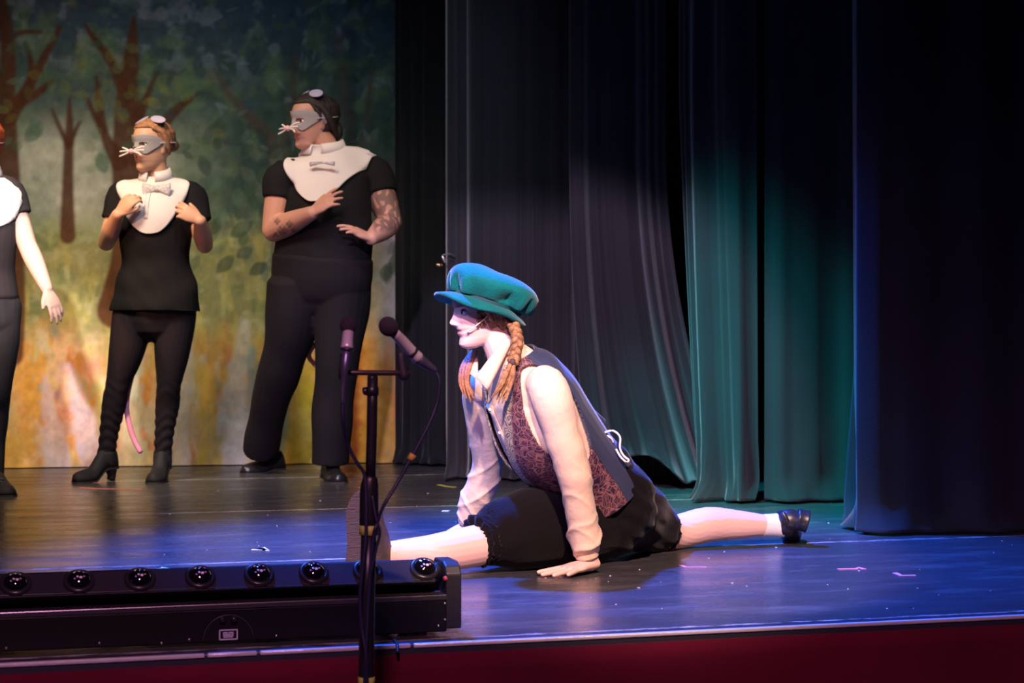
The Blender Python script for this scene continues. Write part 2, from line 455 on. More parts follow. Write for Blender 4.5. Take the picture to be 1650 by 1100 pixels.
    limb([(112, 160, 5), (112, 210, 14), (110, 260, 17), (109, 320, 20), (109, 380, 26)]); limb([(110, 235, 10), (96, 205, 8), (84, 176, 4)]); limb([(113, 230, 9), (124, 205, 7), (130, 196, 3)])
    dm = (.075, .055, .045)
    limb([(345, 112, 4), (375, 160, 12), (410, 195, 18), (440, 235, 24), (450, 330, 30), (452, 420, 30)], dm, .75, 8)
    limb([(475, 90, 10), (470, 180, 18), (462, 240, 22)], dm, .6, 8); limb([(545, 60, 14), (560, 200, 26), (570, 330, 30)], dm, .55, 12)
    limb([(600, 110, 8), (590, 200, 10), (580, 280, 14)], dm, .6, 8); limb([(664, 258, 16), (630, 266, 16), (590, 290, 16)], dm, .6, 8)
    limb([(-160, -60, 40), (-150, 200, 60), (-150, 560, 70)]); limb([(-330, -60, 34), (-325, 300, 44), (-330, 540, 50)])
    # leaves
    greens = [(.034, .065, .045), (.05, .09, .052), (.03, .052, .058), (.07, .11, .06), (.036, .056, .075)]
    def leaf(x, y, L, W, ang, color, a):
        m = (np.abs(PX-x) < L) & (np.abs(PY-y) < L)
        if not m.any(): return
        dx = PX[m]-x; dy = PY[m]-y; c, s = math.cos(ang), math.sin(ang)
        u_ = (dx*c+dy*s)/L; v_ = (-dx*s+dy*c)/W
        k_ = smoothstep(1.20, .80, np.sqrt(u_**2+v_**2)+.25*np.abs(u_)*np.abs(v_))*a
        C[m] = C[m]*(1-k_[:, None])+np.array(color)*k_[:, None]
    for i in range(760):
        x = rng.uniform(-700, 680); y = rng.uniform(-330, 250)
        if 30 < x < 190 and y > 170: continue
        leaf(x, y, rng.uniform(7, 17), rng.uniform(5, 10), rng.uniform(0, 3.14), greens[rng.randint(5)], rng.uniform(.2, .6))
    for i in range(130):
        x = rng.uniform(310, 680); y = rng.uniform(200, 440)
        leaf(x, y, rng.uniform(12, 22), rng.uniform(7, 12), rng.normal(1.9, .5), [(.036, .066, .042), (.054, .09, .06), (.03, .054, .048), (.10, .13, .09)][rng.randint(4)], rng.uniform(.4, .75))
    for i in range(60):
        x = rng.normal(190, 80); y = rng.normal(165, 45)
        leaf(x, y, rng.uniform(8, 15), rng.uniform(6, 10), rng.uniform(0, 3.14), [(.17, .17, .045), (.12, .15, .05), (.14, .13, .04)][rng.randint(3)], rng.uniform(.12, .36))
    for i in range(46):
        x = rng.uniform(300, 660); y = rng.uniform(10, 240)
        leaf(x, y, rng.uniform(7, 14), rng.uniform(2, 5), rng.uniform(0, 3.14), (.20, .24, .28), rng.uniform(.10, .30))
    for (x, y) in ((58, 205), (52, 215), (165, 262), (345, 293), (385, 320), (355, 345)):
        leaf(x, y, 17, 12, rng.uniform(.8, 2.2), (.07, .125, .085), .7)
    # brush marks
    C *= (.68+.50*n4+.16*fbm(5, 90, .8, 1.4)+.10*(n2-.5))[:, :, None]
    C *= (1+.45*smoothstep(430, 570, PY))[:, :, None]  # lower cloth brightened in the paint, standing in for more lamp light
    C = np.clip(C, .004, .8)
    o = MB().grid(A).build('painted_backdrop', mat('painted_canvas', rough=.9, spec=.15, attr=True, bump=(180, .15)),
                           fn=lambda co, no: (None, C.reshape(-1, 3)))
    return tag(o, 'painted forest backdrop cloth with brown tree trunks, leaves and autumn ground', 'backdrop')
backdrop()

# ------------------------------------------------------------------ drapes
def drape(name, label, path, ztop, folds, amp, seed, material, skew=None, hem=None, curl=None, nv=60, cols=260, z0=.012, group='black stage drapes'):
    rng = np.random.RandomState(seed)
    pts = np.array([(p.x, p.y) for p in path]); q = crom(pts, 20)
    seg = np.r_[0, np.cumsum(np.hypot(*np.diff(q, axis=0).T))]; L = seg[-1]
    s = np.linspace(0, L, cols)
    ph = rng.rand(6)*6.28
    A = np.zeros((nv, cols, 3))
    for i, v in enumerate(np.linspace(0, 1, nv)**1.4):   # 0 at the hem
        ss = s.copy()
        if skew is not None: ss = s+skew(s/L, v)
        x = np.interp(ss, seg, q[:, 0], left=None); y = np.interp(ss, seg, q[:, 1])
        ex = np.clip(ss-L, 0, None)+np.clip(ss, None, 0)
        dx, dy = q[-1]-q[-2]; dl = math.hypot(dx, dy); x += ex*dx/dl; y += ex*dy/dl
        tx = np.gradient(x); ty = np.gradient(y); tl = np.hypot(tx, ty)+1e-9
        nx, ny = ty/tl, -tx/tl
        u = s/L*folds*2*math.pi
        w_ = np.sin(u+1.3*np.sin(u*.37+ph[0])+ph[1]+.5*v)+.38*np.sin(u*2.1+ph[2]+.9*np.sin(u*.3)-v*.6)+.07*np.sin(u*4.3+ph[3])
        w_ = np.sign(w_)*np.abs(w_)**.85
        a = amp*(.55+.45*(1-v))*(.75+.35*np.sin(s/L*9+ph[4]))
        off = w_*a
        z = z0+(ztop-z0)*v
        zz_ = np.full(cols, z)
        if hem is not None: zz_ = zz_+hem(s/L, off/amp)*(1-v)**6
        fl = .06*max(0, 1-(z-z0)/.10)**2       # the hem flares on the floor
        off = off*(1+.5*max(0, 1-(z-z0)/.25))+fl*(.6+.4*np.sin(u*1.7+ph[5]))
        if curl is not None: off = off+curl(s/L)
        A[i, :, 0] = x+nx*off; A[i, :, 1] = y+ny*off; A[i, :, 2] = zz_
    o = MB().grid(A).build(name, material, solid=.004)
    return tag(o, label, 'curtain', group)
M_dr = cloth_mat('black_velour', (.022, .021, .023), (.016, .015, .017), sheen=.3, weave=300)
M_dr2 = cloth_mat('black_serge', (.012, .012, .014), (.009, .009, .011), sheen=.1, weave=300)
M_dr3 = cloth_mat('charcoal_velour', (.030, .026, .030), (.022, .019, .022), sheen=.3, weave=300)
def fl(px, py): return G(px, py)
drape('stage_drape', 'narrow black drape between the painted backdrop and the grey folds', [fl(636, 747), fl(690, 750), P(780, 532, 9.6)], 3.3, 5, .018, 3, M_dr2, z0=.012)
drape('stage_drape', 'charcoal drape in regular folds behind the crouching dancer', [P(716, 532, 8.75), P(860, 532, 8.70), P(1075, 532, 8.80)], 3.3, 8, .042, 8, M_dr3)
drape('stage_drape', 'charcoal drape swept sideways with a lifted hem pooling on the floor', [P(925, 532, 8.25), P(1000, 532, 8.24), P(1080, 532, 8.22)], 3.3, 3.2, .040, 12, M_dr3,
      skew=lambda u, v: .26*np.clip(1-v*3.3/1.5, 0, 1)**2*(.35+.75*u)-.02,
      hem=lambda u, o: .15*np.exp(-((u-.35)/.25)**2)+.02*o)
drape('stage_drape', 'teal-lit drape with soft folds left of the dark slit', [P(1092, 532, 7.90), P(1150, 532, 7.64), P(1214, 532, 7.54)], 3.3, 2.2, .036, 17, M_dr,
      skew=lambda u, v: .17*np.clip(1-v*3.3/1.7, 0, 1)**1.3*(1-u)**1.0)
drape('stage_drape', 'flat teal-lit drape between the dark slit and the nearest wing drape', [P(1233, 532, 7.57), P(1300, 532, 7.58), P(1440, 532, 7.62)], 3.3, 1.8, .020, 23, M_dr)
drape('stage_drape', 'nearest dark wing drape at the right edge of the stage', [P(1398, 532, 6.74), P(1370, 532, 6.47), P(1396, 532, 6.40), P(1540, 532, 6.42), P(1800, 532, 6.45), P(2050, 532, 6.5)], 3.0, 5, .034, 31, M_dr,
      skew=lambda u, v: -.10*(1-v)**2*np.clip(1-u*4, 0, 1)+.06*v*np.clip(1-u*3, 0, 1))
# small brass hook at the drape edge beside the cap
t = thing('drape_hook', P(716, 420, 8.70), 'small pale metal hook on the drape edge above the green cap', 'hook')
MB().loft([P(713, 413, 8.66), P(715, 417, 8.66), P(717, 422, 8.66)], [.006, .007, .005], n=8, sub=3).build('shank', mat('hook_metal', (.55, .5, .48), .35, .8), t)
MB().loft([P(704, 426, 8.66), P(708, 427, 8.66), P(712, 427, 8.66)], [.006, .008, .006], n=8, sub=3).build('tip', mat('hook_brass', (.65, .42, .22), .35, .8), t)
MB().loft([P(713, 411, 8.67), P(724, 409, 8.67), P(732, 413, 8.70)], [.004, .004, .004], n=8, sub=3).build('strap', mat('hook_strap', (.12, .11, .12), .6), t)
# ------------------------------------------------------------------ LED bar on the stage lip
M_bar = mat('bar_black', (.005, .005, .007), .45, spec=.3, bump=(300, .08))
M_cap = mat('bar_cap', (.016, .015, .022), .45)
M_strip = mat('bar_strip', (.045, .042, .055), .28, .3)
M_rail = mat('bar_rail', (.16, .15, .17), .3, .8)
M_lens = mat('lens_glass', (.004, .004, .006), .07, spec=1.0, coat=1.0)
M_ring = mat('lens_ring', (.02, .02, .025), .3)
M_screw = mat('screw_steel', (.6, .6, .62), .3, .9)
M_white = mat('white_print', (.62, .60, .80), .6)
g0 = G(744, 1022); a0, n0 = g0.dot(E1), g0.dot(E2)
bar = thing('light_bar', g0, 'long black stage light bar with a row of round lenses on the stage lip', 'stage light')
UZ = V((0, 0, 1)); BL = 1.42
def B(x, y, z): return S(a0+x, n0+y, z)     # x along, y upstage
def bbox(m, x0, x1, y0, y1, z0, z1, bev=.003):
    m.box(B(x0, y0, z0), E1*(x1-x0), E2*(y1-y0), UZ*(z1-z0), bev); return m
bbox(MB(), -BL, -.034, .004, .125, .007, .080).build('base_housing', M_bar, bar, flat=True)
bbox(MB(), -BL, -.034, .085, .122, .078, .125, .002).build('back_plate', M_bar, bar, flat=True)
bbox(MB(), -BL, -.034, .000, .100, .080, .092, .002).build('rail', M_rail, bar, flat=True)
def cap_profile(x0, x1):
    pr = [(0, .014), (.13, .014), (.13, .150), (.115, .164), (.035, .164), (.012, .156), (0, .138)]
    m = MB(); m.prism([B(x0, y, z) for y, z in pr], E1*(x1-x0)); return m
cap_profile(-.036, 0).build('end_cap', M_cap, bar, flat=True, bevel=.004)
cap_profile(-BL-.036, -BL).build('end_cap', M_cap, bar, flat=True, bevel=.004)
# tilting head: lens strip leaning back
lo, hi = (.018, .118), (.075, .163)
m = MB(); m.prism([B(-.055, lo[0], lo[1]-.003), B(-.055, .10, .104), B(-.055, .112, .150), B(-.055, hi[0]+.004, hi[1]+.002), B(-.055, lo[0]-.004, lo[1]+.003)], -E1*(BL-.06))
head = m.build('tilting_head', M_bar, bar, flat=True, bevel=.003)
nrm = (UZ*(hi[0]-lo[0])-E2*(hi[1]-lo[1])).normalized(); upv = (E2*(hi[0]-lo[0])+UZ*(hi[1]-lo[1])).normalized()
c0 = B(0, lo[0], lo[1])
m = MB(); m.box(c0-E1*.056+upv*.004-nrm*.001, -E1*(BL-.062), upv*.064, nrm*.006, .002); m.build('lens_strip', M_strip, head, flat=True)
MB().loft([B(-.058, .055, .138), B(-.034, .055, .138)], [.022, .022], n=16, sub=2, cap=0).build('pivot', M_bar, bar)
MB().ball(B(-.037, .004, .128), .006, n=10).build('indicator', mat('indicator_red', (.5, .05, .06), .3), bar)
lens_px = [683, 592, 505, 417, 322, 225, 127, 25]
lx = []
for px in lens_px:
    # where on the bar that column falls: solve on the strip's middle line
    best = min(np.linspace(-BL, 0, 1400), key=lambda x: abs(CX+F*B(x, .045, .14).x/B(x, .045, .14).y-px)); lx.append(float(best))
st = lx[-1]-lx[-2]; lx += [lx[-1]+st, lx[-1]+2*st]
for x in lx:
    if x < -BL+.06: continue
    c = c0+E1*x+upv*.036+nrm*.005
    r = MB()
    th = np.linspace(0, 2*math.pi, 32, endpoint=False)
    prof = [(.034, 0), (.034, .006), (.030, .009), (.025, .009), (.025, .002)]
    A = np.array([[tuple(c+E1*(q*math.cos(t_))+upv*(q*math.sin(t_))+nrm*h) for t_ in th] for q, h in prof])
    ring = r.grid(A, True).build('lens_ring', M_ring, head)
    prof = [(.026*math.sin(a_), .003+.020*math.cos(a_)) for a_ in np.linspace(math.pi/2, .03, 10)]
    A = np.array([[tuple(c+E1*(q*math.cos(t_))+upv*(q*math.sin(t_))+nrm*h) for t_ in th] for q, h in prof])
    l = MB(); l.grid(A, True); k = len(l.v); l.f.append(tuple(range(k-32, k)))
    l.build('lens', M_lens, head)
    chips = MB(); cc_ = []
    for (u_, v_, rr_, cl_) in ((-.010, .011, .0026, (.9, .85, .7)), (.000, .013, .0024, (.75, .75, .95)), (.009, .010, .0024, (.3, .35, .95)), (-.004, -.004, .0030, (.95, .9, .95)), (.003, -.006, .0040, (.95, .92, .98)), (-.010, -.008, .0024, (.6, .5, .95)), (.010, -.003, .0024, (.9, .35, .4))):
        h_ = .003+.020*math.sqrt(max(0, 1-(u_*u_+v_*v_)/.026**2)); n_v = len(chips.v)
        chips.ball(c+E1*u_+upv*v_+nrm*h_, (rr_, rr_, .0008), E1, upv, nrm, n=8); cc_ += [cl_]*(len(chips.v)-n_v)
    ca_ = np.array(cc_)
    chips.build('led_chips', mat('led_facets', rough=.25, attr=True), head, fn=lambda co, no: (None, ca_))
for px, py in ((717, 972), (717, 998), (706, 1008), (445, 1024), (305, 1030), (160, 1036), (10, 1044), (260, 1036)):
    x = min(np.linspace(-BL, 0, 1400), key=lambda q: abs(CX+F*B(q, .004, .05).x/B(q, .004, .05).y-px))
    p = B(x, .0035, 0); z = CH+(HY-py)/F*p.y
    MB().ball(V((p.x, p.y, z)), .0034, n=8).build('screw', M_screw, bar)
# rating plate: outline and print lines
xl = min(np.linspace(-BL, 0, 1400), key=lambda q: abs(CX+F*B(q, .004, .05).x/B(q, .004, .05).y-368))
zc = CH+(HY-1022)/F*B(xl, .004, 0).y
pl = MB(); hw, hh, tk = .0205, .0115, .0026
for (x0, x1, z0, z1) in ((-hw, hw, hh-tk, hh), (-hw, hw, -hh, -hh+tk), (-hw, -hw+tk, -hh, hh), (hw-tk, hw, -hh, hh)):
    pl.box(B(xl+x0, .0028, zc+z0), E1*(x1-x0), E2*.0012, UZ*(z1-z0))
plate = pl.build('rating_plate', M_white, bar, flat=True)
for (x0, x1, z) in ((-.012, -.001, .0045), (.001, .011, .0045), (-.012, .004, .0012), (.0055, .011, .0012), (-.012, .011, -.0021), (-.011, .010, -.0054)):
    MB().box(B(xl+x0, .0028, zc+z-.001), E1*(x1-x0), E2*.001, UZ*.0021).build('print_line', M_white, plate, flat=True)
for dx in (-.014, .012):
    MB().loft([B(xl+dx, .004, zc+.034), B(xl+dx, -.006, zc+.034)], [.007, .006], n=12, sub=2, cap=.5).build('knob', mat('knob_gloss', (.02, .02, .03), .12), bar)
th = np.linspace(0, math.pi, 18)
MB().loft([B(xl+.055*math.cos(a_), .003, zc-.012+.055*math.sin(a_)) for a_ in th], [.0010]*18, n=6, sub=1, cap=0).build('cover_seam', mat('seam_grey', (.05, .05, .06), .4), bar)
for x in (-.125, -.098, -1.20, -1.17):
    bbox(MB(), x, x+.020, .010, .10, 0.0, .018, .002).build('foot', M_bar, bar, flat=True)
pts = [P(610, 1018, 4.36), P(622, 1023, 4.27), P(635, 1031, 4.20), P(640, 1038, 4.14), P(641, 1050, 4.115)]
MB().loft(pts, [.0035]*5, n=8, sub=6).build('power_lead', mat('lead_black', (.015, .015, .02), .5), bar)

# ------------------------------------------------------------------ microphone stand in front of the stage
SD = 3.72
M_st = mat('stand_black', (.012, .012, .016), .38)
M_clip = mat('clip_rubber', (.018, .017, .028), .6)
M_foam = mat('foam_black', (.030, .022, .034), .95, bump=(420, .6))
M_silver = mat('mic_silver', (.70, .64, .68), .35, .35)
M_cable = mat('cable_blue', (.016, .016, .05), .45)
M_tg = mat('tape_green', (.35, .55, .10), .5, var=(60, (.62, .50, .08)))
base = P(588, 1190, SD); base.z = -.95
ms = thing('microphone_stand', base, 'black microphone stand with a crossbar for two microphones in front of the stage', 'microphone stand')
foot = V((base.x, base.y, -.95))
MB().loft([P(600.5, 606, SD), P(599, 700, SD), P(597, 772, SD)], [.0105]*3, n=14, sub=2, cap=0).build('upper_tube', M_st, ms)
MB().loft([P(597, 768, SD), P(595, 790, SD), P(594, 860, SD)], [.014, .0185, .0185], n=16, sub=3, cap=.2).build('clutch', M_st, ms)
MB().loft([P(594, 860, SD), P(590, 1100, SD), foot+V((0, 0, .04))], [.0155]*3, n=14, sub=2, cap=0).build('lower_tube', M_st, ms)
MB().loft([P(600, 606, SD), P(600, 626, SD)], [.0105, .009], n=12, sub=2, cap=.2).build('crossbar_mount', M_st, ms)
MB().loft([P(599.5, 624, SD), P(599.5, 636, SD)], [.0135, .0135], n=12, sub=2, cap=.2).build('collar', M_st, ms)
MB().loft([P(592, 629, SD), P(587, 630, SD)], [.007, .008], n=10, sub=2, cap=.5).build('collar_knob', M_st, ms)
MB().loft([P(552, 600, SD-.01), P(660, 601, SD+.02)], [(.0055, .0055)]*2, n=10, sub=3, cap=.4).build('crossbar', mat('bar_bronze', (.05, .035, .03), .4, .4), ms)
for y0, y1 in ((846, 861), (1090, 1106)):
    MB().loft([P(594.6 if y0 < 900 else 590.5, y0, SD), P(594.3 if y0 < 900 else 590, y1, SD)], [.0192 if y0 < 900 else .0165]*2, n=16, sub=2, cap=.05).build('tape_wrap', M_tg, ms)
for k in range(3):
    a_ = R(90+120*k+20)
    MB().loft([foot+V((0, 0, .16)), foot+V((.16*math.cos(a_), .16*math.sin(a_), .09)), foot+V((.33*math.cos(a_), .33*math.sin(a_), .012))], [.010, .010, .010], n=8, sub=3).build('leg', M_st, ms)
MB().loft([foot+V((0, 0, .02)), foot+V((0, 0, .2))], [.02, .02], n=12, sub=2).build('hub', M_st, ms)
# clips: part of the stand, upright posts at either end of the bar
MB().loft([P(651, 606, SD+.02), P(648, 590, SD+.02), P(646, 572, SD+.02)], [.011, .010, .009], n=10, sub=3).build('clip', M_clip, ms)
MB().loft([P(553, 606, SD-.01), P(554, 590, SD-.02), P(556, 574, SD-.02)], [.010, .009, .010], n=10, sub=3).build('clip', M_clip, ms)

def mic(name, label, ball, br, pts_body, rads, pts_conn, rconn, cable, crad, tape=None, ring=None):
    t_ = thing(name, ball, label, 'microphone', 'microphones on the crossbar')
    ax = (V(pts_body[-1])-V(pts_body[0])).normalized()
    sd = ax.cross(V((0, 1, 0))).normalized()
    m_ = MB(); m_.ball(ball, (br, br, br*1.10), sd, ax.cross(sd), ax, n=24)
    m_.build('windscreen', M_foam, t_)
    b_ = MB().loft(pts_body, rads, side=sd, n=18, sub=3, cap=.15).build('body', M_silver, t_)
    if ring: MB().loft(ring, [rads[-1]*1.06]*2, side=sd, n=18, sub=2, cap=.1).build('band', mat('band_dark', (.02, .02, .03), .4), b_)
    MB().loft(pts_conn, rconn, side=sd, n=14, sub=3, cap=.2).build('connector', mat('connector_metal', (.16, .15, .26), .35, .7), t_)
    cb = MB().loft(cable, [crad]*len(cable), side=(0, 1, 0), n=8, sub=8).build('cable', M_cable, t_)
    if tape: MB().loft(tape, [crad*2.1]*len(tape), side=(0, 1, 0), n=10, sub=2, cap=.1).build('tape_wrap', mat('tape_yellow', (.62, .42, .06), .5), t_)
    return t_
d1 = SD-.03
mic('microphone', 'upright silver microphone with black foam windscreen at the left of the crossbar',
    P(561.5, 524, d1+.02), .0172, [P(561.5, 530, d1+.02), P(560, 548, d1), P(559, 562, d1-.01)], [.0108, .0108, .0125],
    [P(558.5, 566, d1-.012), P(556, 590, d1-.02), P(554, 612, d1-.02), P(552.5, 630, d1-.02), P(552, 650, d1-.02)], [.0088, .0088, .0050, .0048, .0046],
    [P(552, 648, d1-.02), P(553, 680, d1-.02), P(560, 715, d1), P(575, 745, d1+.005), P(588, 770, SD-.02), P(590, 850, SD-.03), P(586, 900, SD-.035), P(580, 960, SD-.035), P(583, 1010, SD-.035), P(590, 1060, SD-.04), P(591, 1130, SD-.03)], .0036,
    ring=[P(559.3, 560, d1-.01), P(559, 564, d1-.01)])
d2 = SD+.02
mic('microphone', 'slanted silver microphone with black foam windscreen at the right of the crossbar',
    P(626, 526, d2-.03), .0190, [P(634, 535, d2-.02), P(648, 549, d2), P(664, 567, d2+.02), P(674, 577, d2+.03)], [.0105, .0110, .0115, .0125],
    [P(675, 578, d2+.03), P(686, 586, d2+.04), P(695, 592, d2+.045), P(702, 597, d2+.05)], [.0110, .0100, .0075, .0050],
    [P(702, 597, d2+.05), P(708, 615, d2+.05), P(704, 650, d2+.05), P(688, 690, d2+.04), P(664, 735, d2+.03), P(640, 778, d2+.02), P(618, 815, d2), P(607, 845, SD-.03), P(601, 870, SD-.03), P(594, 960, SD-.03), P(589, 1060, SD-.035), P(587, 1130, SD-.03)], .0036,
    tape=[P(666, 732, d2+.03), P(661, 740, d2+.03)], ring=[P(663, 566, d2+.02), P(666, 569, d2+.022)])
MB().loft([P(600, 800, SD-.025), P(606, 835, SD-.03), P(612, 858, SD-.03), P(606, 884, SD-.03), P(598, 920, SD-.03)], [.003]*5, n=8, sub=6).build('cable_tie', M_cable, ms)

# ------------------------------------------------------------------ tape marks stuck to the floor
def tape_mark(label, pts, width, color, lift=.0008):
    """strip of tape through floor points given as photo columns/rows"""
    q = [G(*p) for p in pts]
    o0 = q[0].copy(); o0.z = 0
    L_, R_ = [], []
    for i, p in enumerate(q):
        t_ = (q[min(i+1, len(q)-1)]-q[max(i-1, 0)]).normalized(); n_ = V((-t_.y, t_.x, 0))
        L_.append(p+n_*width/2+UZ*.0006); R_.append(p-n_*width/2+UZ*.0006)
    o = MB().prism(L_+R_[::-1], (0, 0, .0012)).build('tape_mark', mat('tape_'+''.join('%02x' % int(c*255) for c in color), color, .55), flat=True, origin=o0)
    return tag(o, label, 'tape', 'tape marks on the stage floor')
tape_mark('yellow-green tape strip on the floor by the black drape', [(707, 781), (718, 783.5), (733, 785)], .020, (.62, .66, .10))
tape_mark('long thin coral tape strip between the heeled boots', [(128, 785.5), (155, 787.5), (229, 788.5)], .022, (.80, .22, .16))
tape_mark('short coral tape strip touching the pointed boot', [(143, 777.8), (172, 778)], .016, (.70, .20, .15))
tape_mark('white arrow-shaped tape scrap on the blue floor', [(406, 885.5), (420, 886), (424, 882), (431, 887)], .012, (.85, .85, .85))
tape_mark('white bent tape scrap just above the light bar', [(243, 918), (262, 916), (258, 914), (271, 916.5)], .012, (.85, .85, .82))
tape_mark('pink tape strip on the floor near the dancer\'s back knee', [(1097, 911), (1104, 914), (1138, 914)], .013, (.75, .28, .62))
tape_mark('pink bent tape strip, left of the two at the right', [(1350, 917), (1380, 916.5), (1383, 914.5), (1392, 917)], .015, (.75, .26, .55))
tape_mark('pink bent tape strip, right of the two at the right', [(1442, 923), (1452, 927.5), (1475, 927)], .015, (.72, .28, .60))
tape_mark('orange tape strip behind the upright shoe sole', [(578, 785.5), (608, 785.5)], .022, (.80, .20, .12))
tape_mark('white oval scrap on the floor seam left of the far sleeve', [(713, 823), (724, 823.2)], .030, (.75, .75, .80))
rng = random.Random(5)
deb = MB()
for i in range(150):
    px = rng.uniform(20, 1640); py = rng.uniform(800, 985) if rng.random() < .8 else rng.uniform(770, 800)
    g = G(px, py)
    if g.dot(E2) < N_FRONT+.1: continue
    s_ = rng.uniform(.0015, .0038); a_ = rng.uniform(0, 3.14)
    x = V((math.cos(a_), math.sin(a_), 0))*s_*rng.uniform(1, 2.2); y = V((-math.sin(a_), math.cos(a_), 0))*s_
    deb.box(g-x/2-y/2+UZ*.0004, x, y, UZ*s_*.35)
tag(deb.build('floor_debris', mat('debris_white', (.75, .72, .75), .6), flat=True), 'tiny white specks of confetti scattered over the stage floor', 'debris', kind='stuff')
# ------------------------------------------------------------------ people: shared shapes
ZF = [-.118, -.110, -.100, -.088, -.075, -.062, -.055, -.048, -.036, -.02, 0, .018, .032, .048, .07, .09, .105, .118]
XF = [.058, .077, .086, .083, .080, .0865, .0825, .0885, .084, .085, .083, .084, .0885, .090, .083, .067, .045, .010]
ZB = [-.118, -.110, -.100, -.085, -.06, -.03, 0, .03, .06, .09, .105, .118]
XB = [.036, .005, -.022, -.045, -.064, -.082, -.096, -.103, -.099, -.078, -.052, -.015]
WW = [.012, .027, .037, .047, .056, .063, .068, .072, .071, .056, .038, .012]
def head_xyz(z, t, off=0.0, nose=True):
    """local head surface: x forward, y left, z up; t angle from the front"""
    xf = np.interp(z, ZF, XF); xb = np.interp(z, ZB, XB); w_ = np.interp(z, ZB, WW)
    mid = (xf*.35+xb*.65)
    c, s_ = np.cos(t), np.sin(t)
    hf = np.where(c > 0, xf-mid, mid-xb)
    x = mid+np.sign(c)*hf*np.abs(c)**.86
    y = w_*np.sign(s_)*np.abs(s_)**.92
    fr = smoothstep(.15, .6, c)
    if nose:
        am = np.interp(z, [-.044, -.039, -.033, -.026, -.018, -.005, .01, .026], [0, .008, .022, .0275, .0225, .0145, .007, 0])
        sg = np.interp(z, [-.04, -.028, -.015, .02], [.0125, .0125, .0095, .0085])
        x = x+fr*am*np.exp(-(y/sg)**2)
        x = x+fr*.007*np.exp(-((np.abs(y)-.0125)/.005)**2-((z+.033)/.006)**2)
        x = x-fr*.0095*np.exp(-((np.abs(y)-.031)/.015)**2-((z-.004)/.011)**2)
        x = x+fr*.0035*np.exp(-((np.abs(y)-.03)/.018)**2-((z-.026)/.008)**2)
        x = x+fr*.004*np.exp(-((np.abs(y)-.036)/.016)**2-((z+.026)/.018)**2)
        x = x-fr*.0035*np.exp(-(y/.020)**2-((z+.0555)/.0028)**2)
        x = x-fr*.003*np.exp(-(y/.018)**2-((z+.076)/.006)**2)
    if off:
        L = np.sqrt((x-mid)**2+y**2)+1e-6; x = x+(x-mid)/L*off; y = y+y/L*off
    return x, y

class Head:
    def __init__(s, c, fwd, up=(0, 0, 1), sc=1.0):
        s.c = V(c); s.X = V(fwd).normalized(); u = V(up); s.Z = (u-s.X*u.dot(s.X)).normalized(); s.Y = s.Z.cross(s.X); s.s = sc
    def w(s, x, y, z): return s.c+(s.X*x+s.Y*y+s.Z*z)*s.s
    def arr(s, x, y, z):
        return np.array(s.c)+s.s*(x[..., None]*np.array(s.X)+y[..., None]*np.array(s.Y)+z[..., None]*np.array(s.Z))
    def local(s, co):
        d = (co-np.array(s.c))/s.s
        return d@np.array(s.X), d@np.array(s.Y), d@np.array(s.Z)
    def add(s, mb, nz=76, nt=80):
        z = np.linspace(-.117, .117, nz); t = np.linspace(0, 2*math.pi, nt, endpoint=False)
        z2, t2 = np.meshgrid(z, t, indexing='ij'); x, y = head_xyz(z2, t2)
        k = len(mb.v); mb.grid(s.arr(x, y, z2), True)
        mb.f.append(tuple(range(k, k+nt))); mb.f.append(tuple(range(k+(nz-1)*nt, k+nz*nt)))
        for sg in (1, -1):
            mb.loft([s.w(-.012, sg*.066, -.030), s.w(-.018, sg*.075, 0), s.w(-.016, sg*.072, .026)], [(.010*s.s, .006*s.s), (.017*s.s, .007*s.s), (.012*s.s, .006*s.s)], side=s.X, n=12, sub=4)
    def face_colors(s, co, C, lip=(.45, .13, .12), brow=None):
        x, y, z = s.local(co)
        front = smoothstep(.03, .06, x)
        def mixin(c, m):
            m = np.clip(m, 0, 1)[:, None]; C[:] = C*(1-m)+np.array(c)*m
        mixin(lip, .75*front*smoothstep(1.15, .85, np.sqrt((y/.024)**2+((z+.0555)/.0085)**2)))
        mixin((.60, .22, .18), front*.45*np.exp(-((np.abs(y)-.042)/.02)**2-((z+.03)/.02)**2))
        if brow is not None:
            mixin(brow, front*.8*smoothstep(1.2, .8, np.sqrt(((np.abs(y)-.032)/.019)**2+((z-.026-.12*(np.abs(y)-.032))/.0045)**2)))
        return C
    def eyes(s, parent, iris=(.10, .13, .16)):
        for sg in (1, -1):
            c = s.w(.0645, sg*.031, .004)
            Yd = s.Y
            def fn(co, no, c=c):
                d = (co-np.array(c)); d /= np.linalg.norm(d, axis=1)[:, None]
                g = (s.X+s.Y*sg*.1).normalized(); a = d@np.array(g)
                C = np.tile(np.array((.78, .74, .72)), (len(co), 1))
                C[a > .80] = iris; C[a > .93] = (.01, .01, .01)
                C[(d@np.array(s.Z)) > .30] = (.42, .24, .18); C[(d@np.array(s.Z)) < -.42] = (.55, .34, .27)
                return None, C
            MB().ball(c, .0125*s.s, s.Y, s.Z, s.X, n=28).build('eye', mat('eye_gloss', rough=.15, attr=True), parent, fn=fn)

